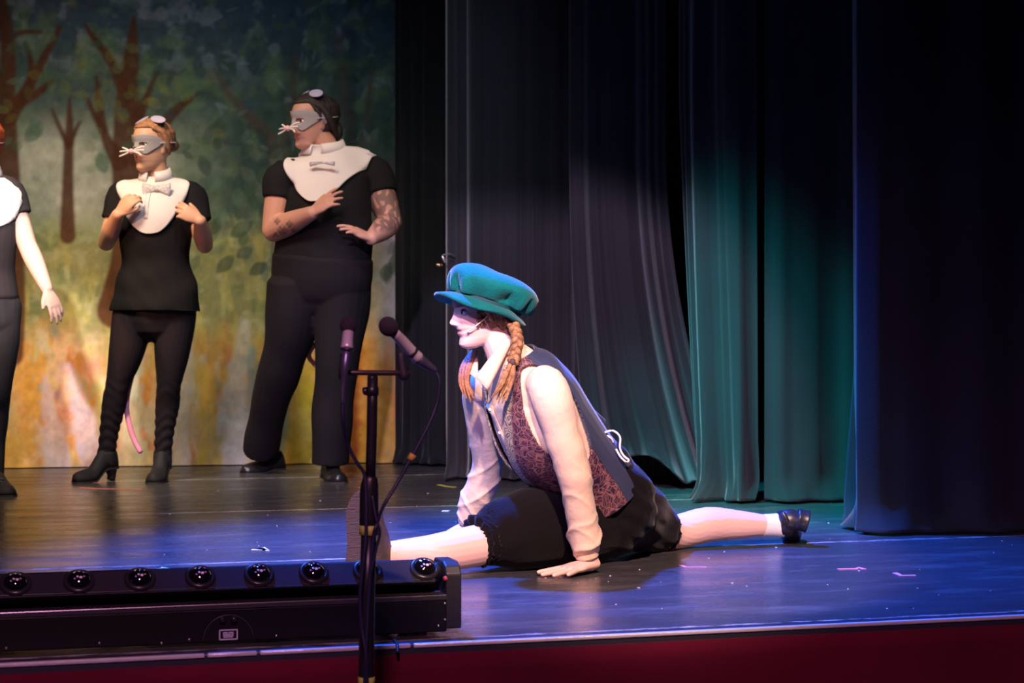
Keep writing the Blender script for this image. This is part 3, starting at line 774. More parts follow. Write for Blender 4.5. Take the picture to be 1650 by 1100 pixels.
def hand(mb, w_, d, n, th, s=1.0, curl=(.25, .25, .25), spread=.10, thumb=(.6, .75, -.15), fcurl=None, tlen=1.0):
    """w_ wrist, d to the fingers, n out of the back of the hand, th = +1/-1 side of the thumb"""
    d = V(d).normalized(); n = V(n); n = (n-d*n.dot(d)).normalized(); sd = d.cross(n)*th
    w_ = V(w_)
    mb.loft([w_-d*.02*s, w_+d*.02*s, w_+d*.055*s, w_+d*.088*s], [(.025*s, .018*s), (.030*s, .0175*s), (.040*s, .0155*s), (.0405*s, .0115*s)], side=sd, n=16, sub=4, cap=.4)
    ln = (.072, .080, .074, .058); so = (.0305, .0105, -.0095, -.0290); bo = (.082, .088, .084, .076)
    for i in range(4):
        cu = fcurl[i] if fcurl else curl
        a = spread*(1.4-i*.95)
        dd = (d*math.cos(a)+sd*math.sin(a)).normalized()
        ax = dd.cross(n).normalized()    # bends the finger away from the back
        p = w_+d*bo[i]*s+sd*so[i]*s; pts = [p-dd*.012*s, p]; ang = 0
        for k, f in enumerate((.45, .30, .25)):
            ang += cu[k]
            q = dd*math.cos(ang)-n*math.sin(ang)
            p = p+q*ln[i]*f*s; pts.append(p)
        mb.loft(pts, [.0096*s, .0094*s, .0086*s, .0078*s, .0064*s], side=sd, n=10, sub=3, cap=.9)
    p = w_+d*.022*s+sd*.022*s; td = (d*thumb[0]+sd*thumb[1]+n*thumb[2]).normalized()
    t2 = (td*.8+d*.45).normalized()
    mb.loft([p-td*.01*s, p+td*.022*s, p+td*.040*s*tlen, p+td*.040*s*tlen+t2*.030*s*tlen], [.0135*s, .0125*s, .0105*s, .0082*s], side=sd, n=10, sub=3, cap=.9)

def shoe(parent, heel, fwd, L, W, H, m_up, m_sole, heel_h=0.0, block=True):
    heel = V(heel); f = V(fwd).normalized(); sd = V((-f.y, f.x, 0)); u = V((0, 0, 1))
    ss = [0.02, .10, .25, .42, .60, .78, .92, 1.0]
    hw = np.array([.62, .80, .86, .84, .98, 1.0, .80, .40])*W/2
    tp = np.array([.80, 1.0, 1.02, .86, .62, .52, .44, .34])*H
    A = []; th = np.linspace(0, 2*math.pi, 20, endpoint=False)
    S_ = crom(np.array(list(zip(ss, hw, tp))), 4)
    bz = lambda s_: heel_h*(1-float(smoothstep(.28, .66, np.array(s_))))+.008
    for s_, a, t_ in S_:
        b0 = bz(s_)
        ring = []
        for q in th:
            y = a*math.copysign(abs(math.cos(q))**.8, math.cos(q)); zz_ = math.sin(q)
            z = b0+(t_*(max(zz_, 0)**.75 if zz_ > 0 else 0))
            ring.append(tuple(heel+f*(s_*L)+sd*(y*(1 if zz_ <= 0 else (1-.25*zz_)))+u*z))
        A.append(ring)
    m = MB(); A = np.array(A); k = len(A); m.grid(A, True); m.f.append(tuple(range(20))); m.f.append(tuple((k-1)*20+j for j in range(20)))
    o = m.build('shoe', m_up, parent)
    so = MB()
    pts_t = []; 
    for s_, a, t_ in S_: pts_t.append((s_, a*1.04))
    rows = []
    for s_, a in pts_t:
        b0 = bz(s_); c = heel+f*(s_*L)
        rows.append([tuple(c+sd*a+u*b0), tuple(c-sd*a+u*b0), tuple(c-sd*a+u*(b0-.009)), tuple(c+sd*a+u*(b0-.009))])
    rows = np.array(rows); k = len(rows); so.grid(rows, True); so.f.append((0, 1, 2, 3)); so.f.append(tuple((k-1)*4+j for j in (3, 2, 1, 0)))
    so.build('sole', m_sole, o, flat=True)
    if heel_h > .01 and block:
        c = heel+f*L*.12
        hb = MB(); hb.loft([c+u*(heel_h+.004), c+u*heel_h*.5-f*.004, c+u*.002], [(W*.34, W*.36), (W*.24, W*.24), (W*.22, W*.22)], side=sd, n=12, sub=3, cap=0)
        hb.build('heel', m_sole, o)
    return o

def skin_mat(name): return mat(name, rough=.48, spec=.35, attr=True, bump=(220, .05))
def base_cols(co, c):
    r = np.tile(np.array(c, float), (len(co), 1)); return r
def to_px(co):
    return CX+F*co[:, 0]/co[:, 1], HY-(co[:, 2]-CH)*F/co[:, 1]

def wrinkle(co, no, amp, f1, f2, seed=0, mask=None):
    r = np.random.RandomState(seed); d = np.zeros(len(co))
    for i in range(5):
        k = r.normal(size=3); k /= np.linalg.norm(k); k[2] *= 1.6
        g = r.normal(size=3); g /= np.linalg.norm(g)
        fr = f1+(f2-f1)*i/4
        d += np.sin(co@k*fr+2.2*np.sin(co@g*fr*.35+r.rand()*6)+r.rand()*6)/(1+.35*i)
    d = np.sign(d)*np.abs(d)**1.2*amp/2
    if mask is not None: d = d*mask
    return co+no*d[:, None]

def project_patch(bvh, c, L, U, Fw, rows, nu=26, off=.012, solid=.004):
    """cloth patch laid on a body: rows of (v, u0, u1)"""
    q = crom(np.array(rows), 5); A = []
    for v, u0, u1 in q:
        row = []
        for u in np.linspace(u0, u1, nu):
            o_ = c+L*u+U*v+Fw*.6
            h = bvh.ray_cast(o_, -Fw)
            row.append(h[0]+Fw*off if h[0] is not None else None)
        good = [(j, p) for j, p in enumerate(row) if p is not None]
        if not good: continue
        for j in range(nu):
            if row[j] is None:
                jj, p = min(good, key=lambda g: abs(g[0]-j))
                row[j] = p+L*((u1-u0)*(j-jj)/(nu-1))-Fw*.010*abs(j-jj)
        A.append([tuple(p) for p in row])
    A = np.array(A)
    for k in range(9):   # relax the depth a little
        B_ = A.copy(); B_[1:-1, 1:-1] = (A[1:-1, 1:-1]*2+A[:-2, 1:-1]+A[2:, 1:-1]+A[1:-1, :-2]+A[1:-1, 2:])/6; A = B_
    return A

def mouse_gear(root, hd, mk='mask_felt', nose_len=.0, ear_off=(.0, .05)):
    """felt half mask with pink nose and pipe-cleaner whiskers, eared headband"""
    nu, nv = 64, 22
    u = np.linspace(-1, 1, nu); A = np.zeros((nv, nu, 3)); keep = np.ones((nv, nu), bool)
    tt = u*R(80)
    for i, v in enumerate(np.linspace(0, 1, nv)):
        top = .051-.006*np.exp(-(u/.15)**2)-.010*np.abs(u)**3; bot = -.024-.016*np.exp(-((np.abs(u)-.45)/.25)**2)+.020*np.exp(-(u/.16)**2)+.026*np.abs(u)**4
        e = np.sqrt(np.clip(1-np.abs(u)**6, 0, 1)); mid = (top+bot)/2
        z = mid+(bot+(top-bot)*v-mid)*e
        x, y = head_xyz(z, tt, off=.006, nose=False)
        x = x+.004*np.exp(-(u/.12)**2)+.012*np.exp(-(u/.12)**2)*smoothstep(.02, -.02, z)
        A[i] = hd.arr(x, y, z)
        keep[i] = (((np.abs(y)-.032)/.0145)**2+((z-.004)/.0085)**2) > 1
    m = MB(); idx = lambda i, j: i*nu+j
    fs = [(idx(i, j), idx(i, j+1), idx(i+1, j+1), idx(i+1, j)) for i in range(nv-1) for j in range(nu-1)
          if keep[i, j] and keep[i, j+1] and keep[i+1, j] and keep[i+1, j+1]]
    m.add(A.reshape(-1, 3), fs)
    mask = m.build('mask', mat('mask_felt', (.34, .31, .30), .85, bump=(300, .3)), root, solid=.0025)
    s = hd.s
    MB().ball(hd.w(.122, 0, -.026), .0125*s, n=14).build('mask_nose', mat('nose_pink', (.85, .42, .45), .7), mask)
    rw = random.Random(3)
    for sg in (1, -1):
        for k, (dz, L) in enumerate(((.020, .060), (.002, .066), (-.020, .058))):
            a = hd.w(.120, sg*.006, -.026); b = hd.w(.108+.01*k, sg*(.012+L), -.026+dz)
            m_ = hd.w(.118, sg*(.01+L*.5), -.024+dz*.55)
            MB().loft([a, m_, b], [.0036*s]*3, n=8, sub=4).build('whisker', mat('whisker_white', (.85, .80, .78), .8), mask)
    # elastic round the head
    pts = []
    for t in np.linspace(R(72), R(288), 26):
        x, y = head_xyz(np.array(.012), np.array(t), off=.014); pts.append(hd.w(float(x), float(y), .012+.01*math.sin((t-R(72))/R(216)*math.pi)))
    MB().loft(pts, [(.0015, .005)]*26, side=hd.Z, n=8, sub=1).build('elastic', mat('elastic_white', (.6, .58, .58), .7), mask)
    pts = []
    for a in np.linspace(R(-100), R(100), 22):
        y = .083*math.sin(a); z = .010+.118*math.cos(a)*1.0; pts.append(hd.w(-.008, y, z))
    hb = MB().loft(pts, [(.007, .003)]*22, side=hd.X, n=8, sub=1).build('headband', mat('band_grey', (.20, .19, .22), .7), root)
    for sg in (1, -1):
        c = hd.w(.006, sg*.044, .124); ax = (hd.Y*sg*.93-hd.Z*.30).normalized(); nn = (hd.Z*.85+hd.X*.50+hd.Y*sg*.3).normalized(); sd = ax.cross(nn).normalized(); nn = sd.cross(ax)
        MB().ball(c+ax*.01*s, (.044*s, .027*s, .006*s), ax, sd, nn, n=18).build('ear', mat('ear_grey', (.42, .38, .52), .8), hb)

def hair_shell(hd, z_lo, thick, front=.040, back_extra=.0, strands=70, amp=.0022, hairline=.052):
    """closed cap of hair over the skull with combed grooves"""
    nz, nt = 50, 110
    outer = np.zeros((nz, nt, 3)); t = np.linspace(-math.pi, math.pi, nt, endpoint=False)
    for i, q in enumerate(np.linspace(0, 1, nz)):
        side = np.abs(t)/math.pi    # 0 front 1 back
        lo = hairline+(z_lo-hairline)*smoothstep(.28, .52, side)
        z = lo+(.119-lo)*q
        x, y = head_xyz(np.clip(z, -.117, .117), t, off=0)
        th = thick*smoothstep(0, .14, q)*(.7+.3*side)
        grooves = amp*np.sin(strands*t+6*q+2*np.sin(3*t))+amp*.6*np.sin(strands*2.3*t+4*q)
        L = np.sqrt(x*x+y*y)+1e-6
        k = th+grooves*smoothstep(0, .2, q)
        x2 = x+x/L*k-back_extra*side**2*np.sin(q*math.pi); y2 = y+y/L*k
        outer[i] = hd.arr(x2, y2, z+th*.9*q)
    m = MB(); m.grid(outer, True); m.f.append(tuple((nz-1)*nt+j for j in range(nt))); m.f.append(tuple(range(nt)))
    return m

def collar_ring(c, ax, r, h, fwd, name, m_, parent):
    ax = V(ax).normalized(); f = V(fwd); f = (f-ax*f.dot(ax)).normalized(); l = ax.cross(f)
    A = []
    for k in range(40):
        a = R(14)+(2*math.pi-2*R(14))*k/39
        dv = f*math.cos(a)+l*math.sin(a)
        hh = h*(.75+.35*(1-math.cos(a))/2)
        A.append([tuple(c+dv*r), tuple(c+dv*(r*.97)+ax*hh), tuple(c+dv*(r*1.06)+ax*hh*1.02), tuple(c+dv*(r*1.28)-ax*hh*.15)])
    return MB().grid(np.transpose(np.array(A), (1, 0, 2))).build(name, m_, parent, solid=.003)

M_tee = mat('tee_black', (.008, .0075, .009), .85, spec=.2, bump=(260, .2))
M_tee_grey = mat('tee_charcoal', (.030, .026, .030), .85, spec=.2, bump=(260, .2))
M_leg = mat('leggings_black', (.013, .009, .014), .8, spec=.25, bump=(260, .15))
M_trs = mat('trousers_black', (.009, .007, .009), .85, spec=.2, bump=(220, .2))
M_bib = mat('bib_white', (.64, .60, .58), .75, bump=(180, .12))
M_shoe = mat('shoe_black', (.014, .013, .015), .32)
M_suede = mat('shoe_suede', (.016, .014, .018), .75)
M_sole = mat('sole_dark', (.035, .028, .026), .7)
M_seq = mat('sequin_silver', (.80, .78, .78), .3, .5, bump=(160, 1.0))

def bib(root, bvh, c, L, U, Fw, rows, neck_c, neck_ax, neck_r, tie_c, tie_w, tie_flat=False, mat_=None, off=.012):
    A = project_patch(bvh, c, L, U, Fw, rows, off=off)
    b = MB().grid(A).build('bib', mat_ or M_bib, root, solid=.004)
    collar_ring(neck_c, neck_ax, neck_r, .048, Fw, 'collar', mat_ or M_bib, b)
    # placket
    h = [bvh.ray_cast(c+U*v+Fw*.6, -Fw)[0] for v in np.linspace(-.04, rows[-1][0]*.72, 7)]
    pts = [p+Fw*.0135 for p in h if p is not None]
    if len(pts) > 2: MB().loft(pts, [(.010, .0018)]*len(pts), side=L, n=8, sub=2, cap=0).build('placket', mat_ or M_bib, b)
    # bow tie
    t_ = tie_c; w_ = tie_w
    bt = MB(); hgt = .010 if tie_flat else .026
    for sg in (1, -1):
        bt.loft([t_+L*sg*.006, t_+L*sg*w_*.5-U*.002, t_+L*sg*w_-U*.006], [(hgt*.45, .006), (hgt*.8, .010), (hgt*1.1, .007)], side=U, n=10, sub=3, cap=.3)
    bt.loft([t_-L*.008+Fw*.004, t_+L*.008+Fw*.004], [(hgt*.55, .008)]*2, side=U, n=10, sub=2, cap=.4)
    bt.build('bow_tie', M_seq, b)
    return b

# ------------------------------------------------------------------ chorus mouse with the reddish hair (second from left)
def person_two():
    d0 = 8.66
    Q = lambda px, py, dd=0: P(px, py, d0+dd)
    root = thing('person', V((Q(215, 775).x, d0, 0)), 'person in grey mouse mask, white bib, black tee and leggings, hands tucked at the chest', 'person', 'chorus performers in mouse costume')
    Lf = V((1, 0, 0)); U = V((0, 0, 1)); Fw = V((-.12, -.99, 0)).normalized()
    hd = Head(Q(244, 236, -.02), (-.60, -.80, -.04), (.02, 0, 1), 1.0)
    sec = [(250, 520, .0, .192, .136), (250, 490, .0, .197, .138), (249, 455, 0, .172, .118), (250, 420, 0, .152, .108), (250, 385, -.01, .158, .118), (250, 350, -.015, .165, .118), (251, 322, 0, .168, .100), (252, 304, .005, .140, .080), (252, 290, .01, .070, .058)]
    def torso(m, k, lo=0, hi=99):
        s_ = sec[lo:hi]; m.loft([Q(a, b, c) for a, b, c, _, _ in s_], [(x*k, y*k) for *_, x, y in s_], side=Lf, n=28, sub=4, cap=.3)
    # arms
    sh1, el1, wr1 = Q(196, 318, .01), Q(171, 392, -.02), Q(190, 345, -.20)
    sh2, el2, wr2 = Q(308, 320, .01), Q(330, 396, -.02), Q(322, 355, -.19)
    b = MB(); hd.add(b); torso(b, .9, 1)
    b.loft([hd.w(-.02, 0, -.05), Q(251, 285, .01), Q(252, 300, .01)], [.052, .054, .062], n=16, sub=4)
    for s_, e, w_ in ((sh1, el1, wr1), (sh2, el2, wr2)):
        b.loft([s_, (s_+e)/2, e], [.050, .046, .038], n=14, sub=4)
        b.loft([e, (e*.6+w_*.4), w_], [.038, .042, .027], n=14, sub=4)
    hand(b, wr1, (.55, -.10, .62), (-.30, -.90, .2), 1, .92, fcurl=((.3, .9, .7), (.35, .95, .7), (.4, 1.0, .7), (.45, 1.0, .7)), spread=.05, thumb=(.75, .4, -.35))
    hand(b, wr2, (-.75, -.12, .42), (.15, -.95, .25), 1, .92, fcurl=((.25, .7, .5), (.35, .8, .5), (.45, .8, .5), (.5, .9, .5)), spread=.09, thumb=(.75, .5, -.3))
    legs = [[(216, 505, 0), (203, 570, -.01), (190, 618, -.01), (184, 650, .01), (176, 695, .02), (171, 735, .02)],
            [(282, 505, 0), (277, 570, -.01), (272, 620, -.01), (270, 650, .02), (265, 695, .02), (262, 738, .02)]]
    for lg in legs: b.loft([Q(*q) for q in lg]+[Q(lg[-1][0], 748, .01)], [.088, .072, .052, .050, .038, .034, .034], n=18, sub=4)
    def fn(co, no):
        C = base_cols(co, (.62, .34, .21)); return None, hd.face_colors(co, C, (.50, .13, .10), (.22, .10, .05))
    body = b.build('body', skin_mat('skin_warm'), root, remesh=.0048, smooth=2, fn=fn)
    hd.eyes(root)
    # hair: combed back with a roll at the temple
    h = hair_shell(hd, -.03, .012, hairline=.080)
    for sg in (1, -1):
        h.loft([hd.w(.040, sg*.058, .080), hd.w(.0, sg*.080, .055), hd.w(-.03, sg*.078, -.005), hd.w(-.06, sg*.05, -.03)], [.010, .013, .012, .010], n=10, sub=4)
    h.ball(hd.w(-.125, 0, .01), (.035, .035, .03), n=16)
    h.build('hair', mat('hair_copper', (.30, .12, .055), .5, var=(60, (.46, .22, .10)), bump=(240, .5)), root)
    # clothes
    m = MB(); torso(m, 1.04, 0, 8)
    for s_, e in ((sh1, el1), (sh2, el2)):
        c = s_+V(((.05 if s_.x < el1.x+.1 else -.05), 0, .02))
        m.loft([c, s_+V((0, 0, .005)), s_*.50+e*.50], [.060, .070, .062], n=18, sub=4, cap=.5, cap2=.05)
    hem = Q(250, 500).z
    def fn2(co, no):
        k = smoothstep(Q(0, 440).z, Q(0, 480).z, co[:, 2])
        co2 = wrinkle(co, no, .0035+.006*smoothstep(Q(0, 400).z, Q(0, 470).z, co[:, 2]), 16, 46, 3)
        zz_ = co2[:, 2]; low = zz_ < hem; co2[low, 2] = hem+(zz_[low]-hem)*.05
        return co2
    tee = m.build('t_shirt', M_tee, root, remesh=.006, smooth=4, fn=fn2)
    def fn3(co, no):
        ring = smoothstep(Q(0, 640).z, Q(0, 690).z, co[:, 2])*smoothstep(Q(0, 745).z, Q(0, 725).z, co[:, 2])+.5*np.exp(-((co[:, 2]-Q(0, 625).z)/.05)**2)
        return co+no*(.0026*np.sin(co[:, 2]*130+3*np.sin(co[:, 0]*45)+2*np.sin(co[:, 1]*30))*ring)[:, None]
    m = MB(); m.loft([Q(250, 470), Q(250, 495), Q(250, 520)], [(.172, .118), (.184, .124), (.172, .112)], side=Lf, n=26, sub=3)
    for lg in legs:
        m.loft([Q(lg[0][0]+(8 if lg[0][0] < 250 else -8), 478, 0)]+[Q(*q) for q in lg], [(.098, .11), .098, .080, .056, .056, .044, .040], n=22, sub=6, cap=.4, cap2=.1)
    m.build('leggings', M_leg, root, remesh=.006, smooth=3, fn=fn3)
    s1 = shoe(root, V((Q(171, 0).x+.032, d0+.06, 0)), (-.60, -.80, 0), .245, .086, .098, M_suede, M_sole, .055)
    s2 = shoe(root, V((Q(262, 0).x, d0+.075, 0)), (-.06, -1, 0), .245, .088, .098, M_suede, M_sole, .055)
    for s_, c in ((s1, Q(171, 738, .02)), (s2, Q(262, 740, .02))):
        MB().loft([c+U*.030, c-U*.01, c-U*.04], [.042, .044, .040], n=16, sub=3, cap=.1).build('ankle_cuff', M_suede, s_)
        MB().ball(c+V((-.005, -.046, -.005)), .006, n=8).build('button', M_seq, s_)
    nk = MB(); nk.loft([hd.w(-.02, 0, -.05), Q(251, 285, .01), Q(252, 300, .01)], [.052, .054, .062], n=16, sub=4); torso(nk, 1.0)
    bv = bvh_of([tee], nk)
    c = Q(252, 297)
    bib(root, bv, c, Lf, U, Fw, [(.030, -.10, .10), (.008, -.160, .160), (-.03, -.160, .165), (-.08, -.135, .150), (-.14, -.105, .125), (-.19, -.070, .095), (-.222, -.03, .060), (-.232, .0, .025)],
        Q(251, 289, .0), (-.05, -.15, 1), .064, Q(252, 303, -.110), .062)
    mouse_gear(root, hd)
    MB().loft([Q(240, 520, .13), Q(214, 600, .12), Q(204, 652, .06), Q(210, 690, .02), Q(218, 712, .0), Q(226, 727, -.02)], [.011, .012, .012, .0125, .0125, .012], n=12, sub=6).build('tail', mat('tail_pink', (.95, .30, .50), .7, var=(6, (.90, .38, .72))), root)
    return root

# ------------------------------------------------------------------ tall mouse beside the drape (tattooed arms)
def person_three():
    d0 = 8.70
    Q = lambda px, py, dd=0: P(px, py, d0+dd)
    root = thing('person', V((Q(530, 775).x, d0, 0)), 'tall dark-haired person in grey mouse mask with tattooed arms, palms raised, beside the black drape', 'person', 'chorus performers in mouse costume')
    U = V((0, 0, 1)); Fw = V((-.30, -.95, 0)).normalized(); Lf = V((.95, -.30, 0))
    hd = Head(Q(503, 197, -.02), (-.80, -.58, -.06), (.03, 0, 1), 1.06)
    sec = [(517, 480, .02, .200, .150), (518, 450, .01, .226, .170), (520, 415, 0, .226, .175), (522, 380, -.01, .222, .170), (523, 345, -.02, .214, .165), (524, 315, -.015, .210, .150), (526, 285, 0, .205, .120), (528, 262, .01, .150, .095), (526, 246, .015, .075, .068)]
    def torso(m, k, lo=0, hi=99):
        s_ = sec[lo:hi]; m.loft([Q(a, b, c) for a, b, c, _, _ in s_], [(x*k, y*k) for *_, x, y in s_], side=Lf, n=30, sub=4, cap=.3)
    sh1, el1, wr1 = Q(458, 290, -.03), Q(440, 372, -.06), Q(503, 343, -.27)
    sh2, el2, wr2 = Q(602, 285, .04), Q(630, 358, -.01), Q(598, 384, -.22)
    b = MB(); hd.add(b); torso(b, .92, 1)
    b.loft([hd.w(-.02, 0, -.05), Q(522, 240, .01), Q(526, 262, .015)], [.064, .068, .080], n=16, sub=4)
    b.ball(hd.w(.04, 0, -.095), (.04, .045, .025), hd.X, hd.Y, hd.Z)
    for s_, e, w_ in ((sh1, el1, wr1), (sh2, el2, wr2)):
        b.loft([s_, (s_+e)/2, e], [.074, .068, .052], n=16, sub=4)
        b.loft([e, (e*.6+w_*.4), w_], [.052, .054, .032], n=16, sub=4)
    hand(b, wr1, (.70, -.20, .50), (-.35, -.70, .55), -1, 1.0, fcurl=((-.05, .25, .2), (.05, .25, .2), (.15, .3, .2), (.2, .3, .2)), spread=.12, thumb=(.85, .55, -.1))
    hand(b, wr2, (-.72, -.30, .30), (.2, -.45, .87), 1, .98, fcurl=((.15, .5, .4), (-.05, .35, .3), (-.1, .4, .3), (-.25, .4, .4)), spread=.20, thumb=(.55, .85, -.2))
    lg1 = [(478, 455, .0), (468, 520, .03), (452, 590, .12), (438, 640, .24), (424, 690, .36), (416, 725, .42)]
    lg2 = [(552, 455, .0), (548, 520, -.03), (542, 590, -.05), (538, 650, -.04), (536, 700, -.03), (535, 745, -.02)]
    for lg in (lg1, lg2): b.loft([Q(*q) for q in lg], [.115, .100, .070, .066, .052, .045], n=18, sub=4)
    nz = np.random.RandomState(2)
    def fn(co, no):
        C = base_cols(co, (.52, .27, .19)); C = hd.face_colors(co, C, (.36, .09, .09), (.03, .02, .02))
        px, py = to_px(co)
        ink = np.zeros(len(co))
        for (x, y, r) in ((437, 304, 6), (446, 357, 5), (455, 372, 9), (466, 362, 6), (474, 372, 5), (444, 378, 5)):
            ink = np.maximum(ink, smoothstep(r*1.2, r*.5, np.hypot(px-x, py-y)+3*np.sin(co[:, 0]*260)*np.sin(co[:, 2]*230)))
        sl = smoothstep(598, 606, px)*smoothstep(296, 306, py)*smoothstep(378, 366, py)
        pat = np.sin(co[:, 0]*120+3*np.sin(co[:, 2]*53+2*np.sin(co[:, 1]*70)))+np.sin(co[:, 2]*96+3*np.sin(co[:, 0]*71+co[:, 1]*40))+.6
        ink = np.maximum(ink, sl*smoothstep(-.25, .25, pat))
        m = np.clip(ink*.66, 0, 1)[:, None]
        return None, C*(1-m)+np.array((.045, .04, .05))*m
    body = b.build('body', skin_mat('skin_tan'), root, remesh=.005, smooth=2, fn=fn)
    hd.eyes(root, (.05, .03, .02))
    h = hair_shell(hd, -.05, .014, back_extra=.012, hairline=.078)
    for sg in (1, -1):
        h.loft([hd.w(.030, sg*.062, .076), hd.w(-.005, sg*.082, .055), hd.w(-.045, sg*.080, .0), hd.w(-.085, sg*.04, -.045), hd.w(-.08, sg*.02, -.085)], [.012, .016, .018, .018, .010], n=10, sub=4)
    h.ball(hd.w(-.112, 0, -.04), (.035, .045, .05), hd.X, hd.Y, hd.Z, n=16)
    h.build('hair', mat('hair_dark', (.018, .011, .009), .5, var=(60, (.03, .018, .014)), bump=(240, .5)), root)
    m = MB(); torso(m, 1.03, 2, 8)
    for s_, e, k in ((sh1, el1, .06), (sh2, el2, -.07)):
        m.loft([s_+Lf*k+U*.02, s_+U*.006, s_*.62+e*.38], [.080, .092, .082], n=20, sub=4, cap=.5, cap2=.05)
    tee = m.build('t_shirt', M_tee, root, remesh=.007, smooth=4, fn=lambda co, no: wrinkle(co, no, .004, 12, 34, 5))
    # flared trousers with a high waistband
    m = MB(); s_ = sec[0:3]; m.loft([Q(516, 500, .02)]+[Q(a, b_, c) for a, b_, c, _, _ in s_], [(.16, .13)]+[(x*1.06, y*1.06) for *_, x, y in s_], side=Lf, n=30, sub=4, cap=.3)
    m.loft([Q(474, 452, 0), Q(474, 500, .02), Q(462, 560, .07), Q(443, 620, .18), Q(430, 670, .30), Q(421, 722, .42)], [(.120, .150), (.132, .150), (.112, .12), (.092, .10), (.082, .098), (.088, .11)], side=Lf, n=22, sub=5, cap=.3, cap2=.03)
    m.loft([Q(554, 452, 0), Q(550, 500, -.01), Q(545, 570, -.04), Q(538, 640, -.04), Q(534, 700, -.03), Q(532, 747, -.02)], [(.125, .150), (.130, .145), (.104, .12), (.092, .10), (.086, .10), (.088, .105)], side=Lf, n=22, sub=5, cap=.3, cap2=.03)
    m.build('trousers', M_trs, root, remesh=.007, smooth=4, fn=lambda co, no: wrinkle(co, no, .006, 9, 26, 9, smoothstep(1.1, .7, co[:, 2])))
    shoe(root, V((Q(412, 0).x+.055, d0+.56, 0)), (-.62, -.78, 0), .265, .098, .090, M_shoe, M_sole, .012, False)
    shoe(root, V((Q(532, 0).x-.02, d0+.07, 0)), (.30, -.95, 0), .270, .100, .092, M_shoe, M_sole, .012, False)
    nk = MB(); nk.loft([hd.w(-.02, 0, -.05), Q(522, 240, .01), Q(526, 262, .015)], [.064, .068, .080], n=16, sub=4); torso(nk, 1.0)
    bv = bvh_of([tee], nk)
    c = Q(541, 250)
    bib(root, bv, c, Lf, U, Fw, [(.040, -.13, .09), (.012, -.180, .160), (-.04, -.180, .165), (-.08, -.165, .150), (-.13, -.135, .110), (-.18, -.100, .075), (-.215, -.055, .030), (-.225, -.03, .0)],
        Q(523, 244, .01), (-.06, -.12, 1), .084, Q(519, 262, -.178), .060, True, off=.022)
    mouse_gear(root, hd)
    MB().loft([Q(545, 500, .2), Q(520, 540, .25), Q(502, 562, .25), Q(498, 575, .25), Q(508, 588, .25), Q(520, 600, .24)], [.011]*6, n=12, sub=6).build('tail', mat('tail_rose', (.70, .26, .30), .7), root)
    return root

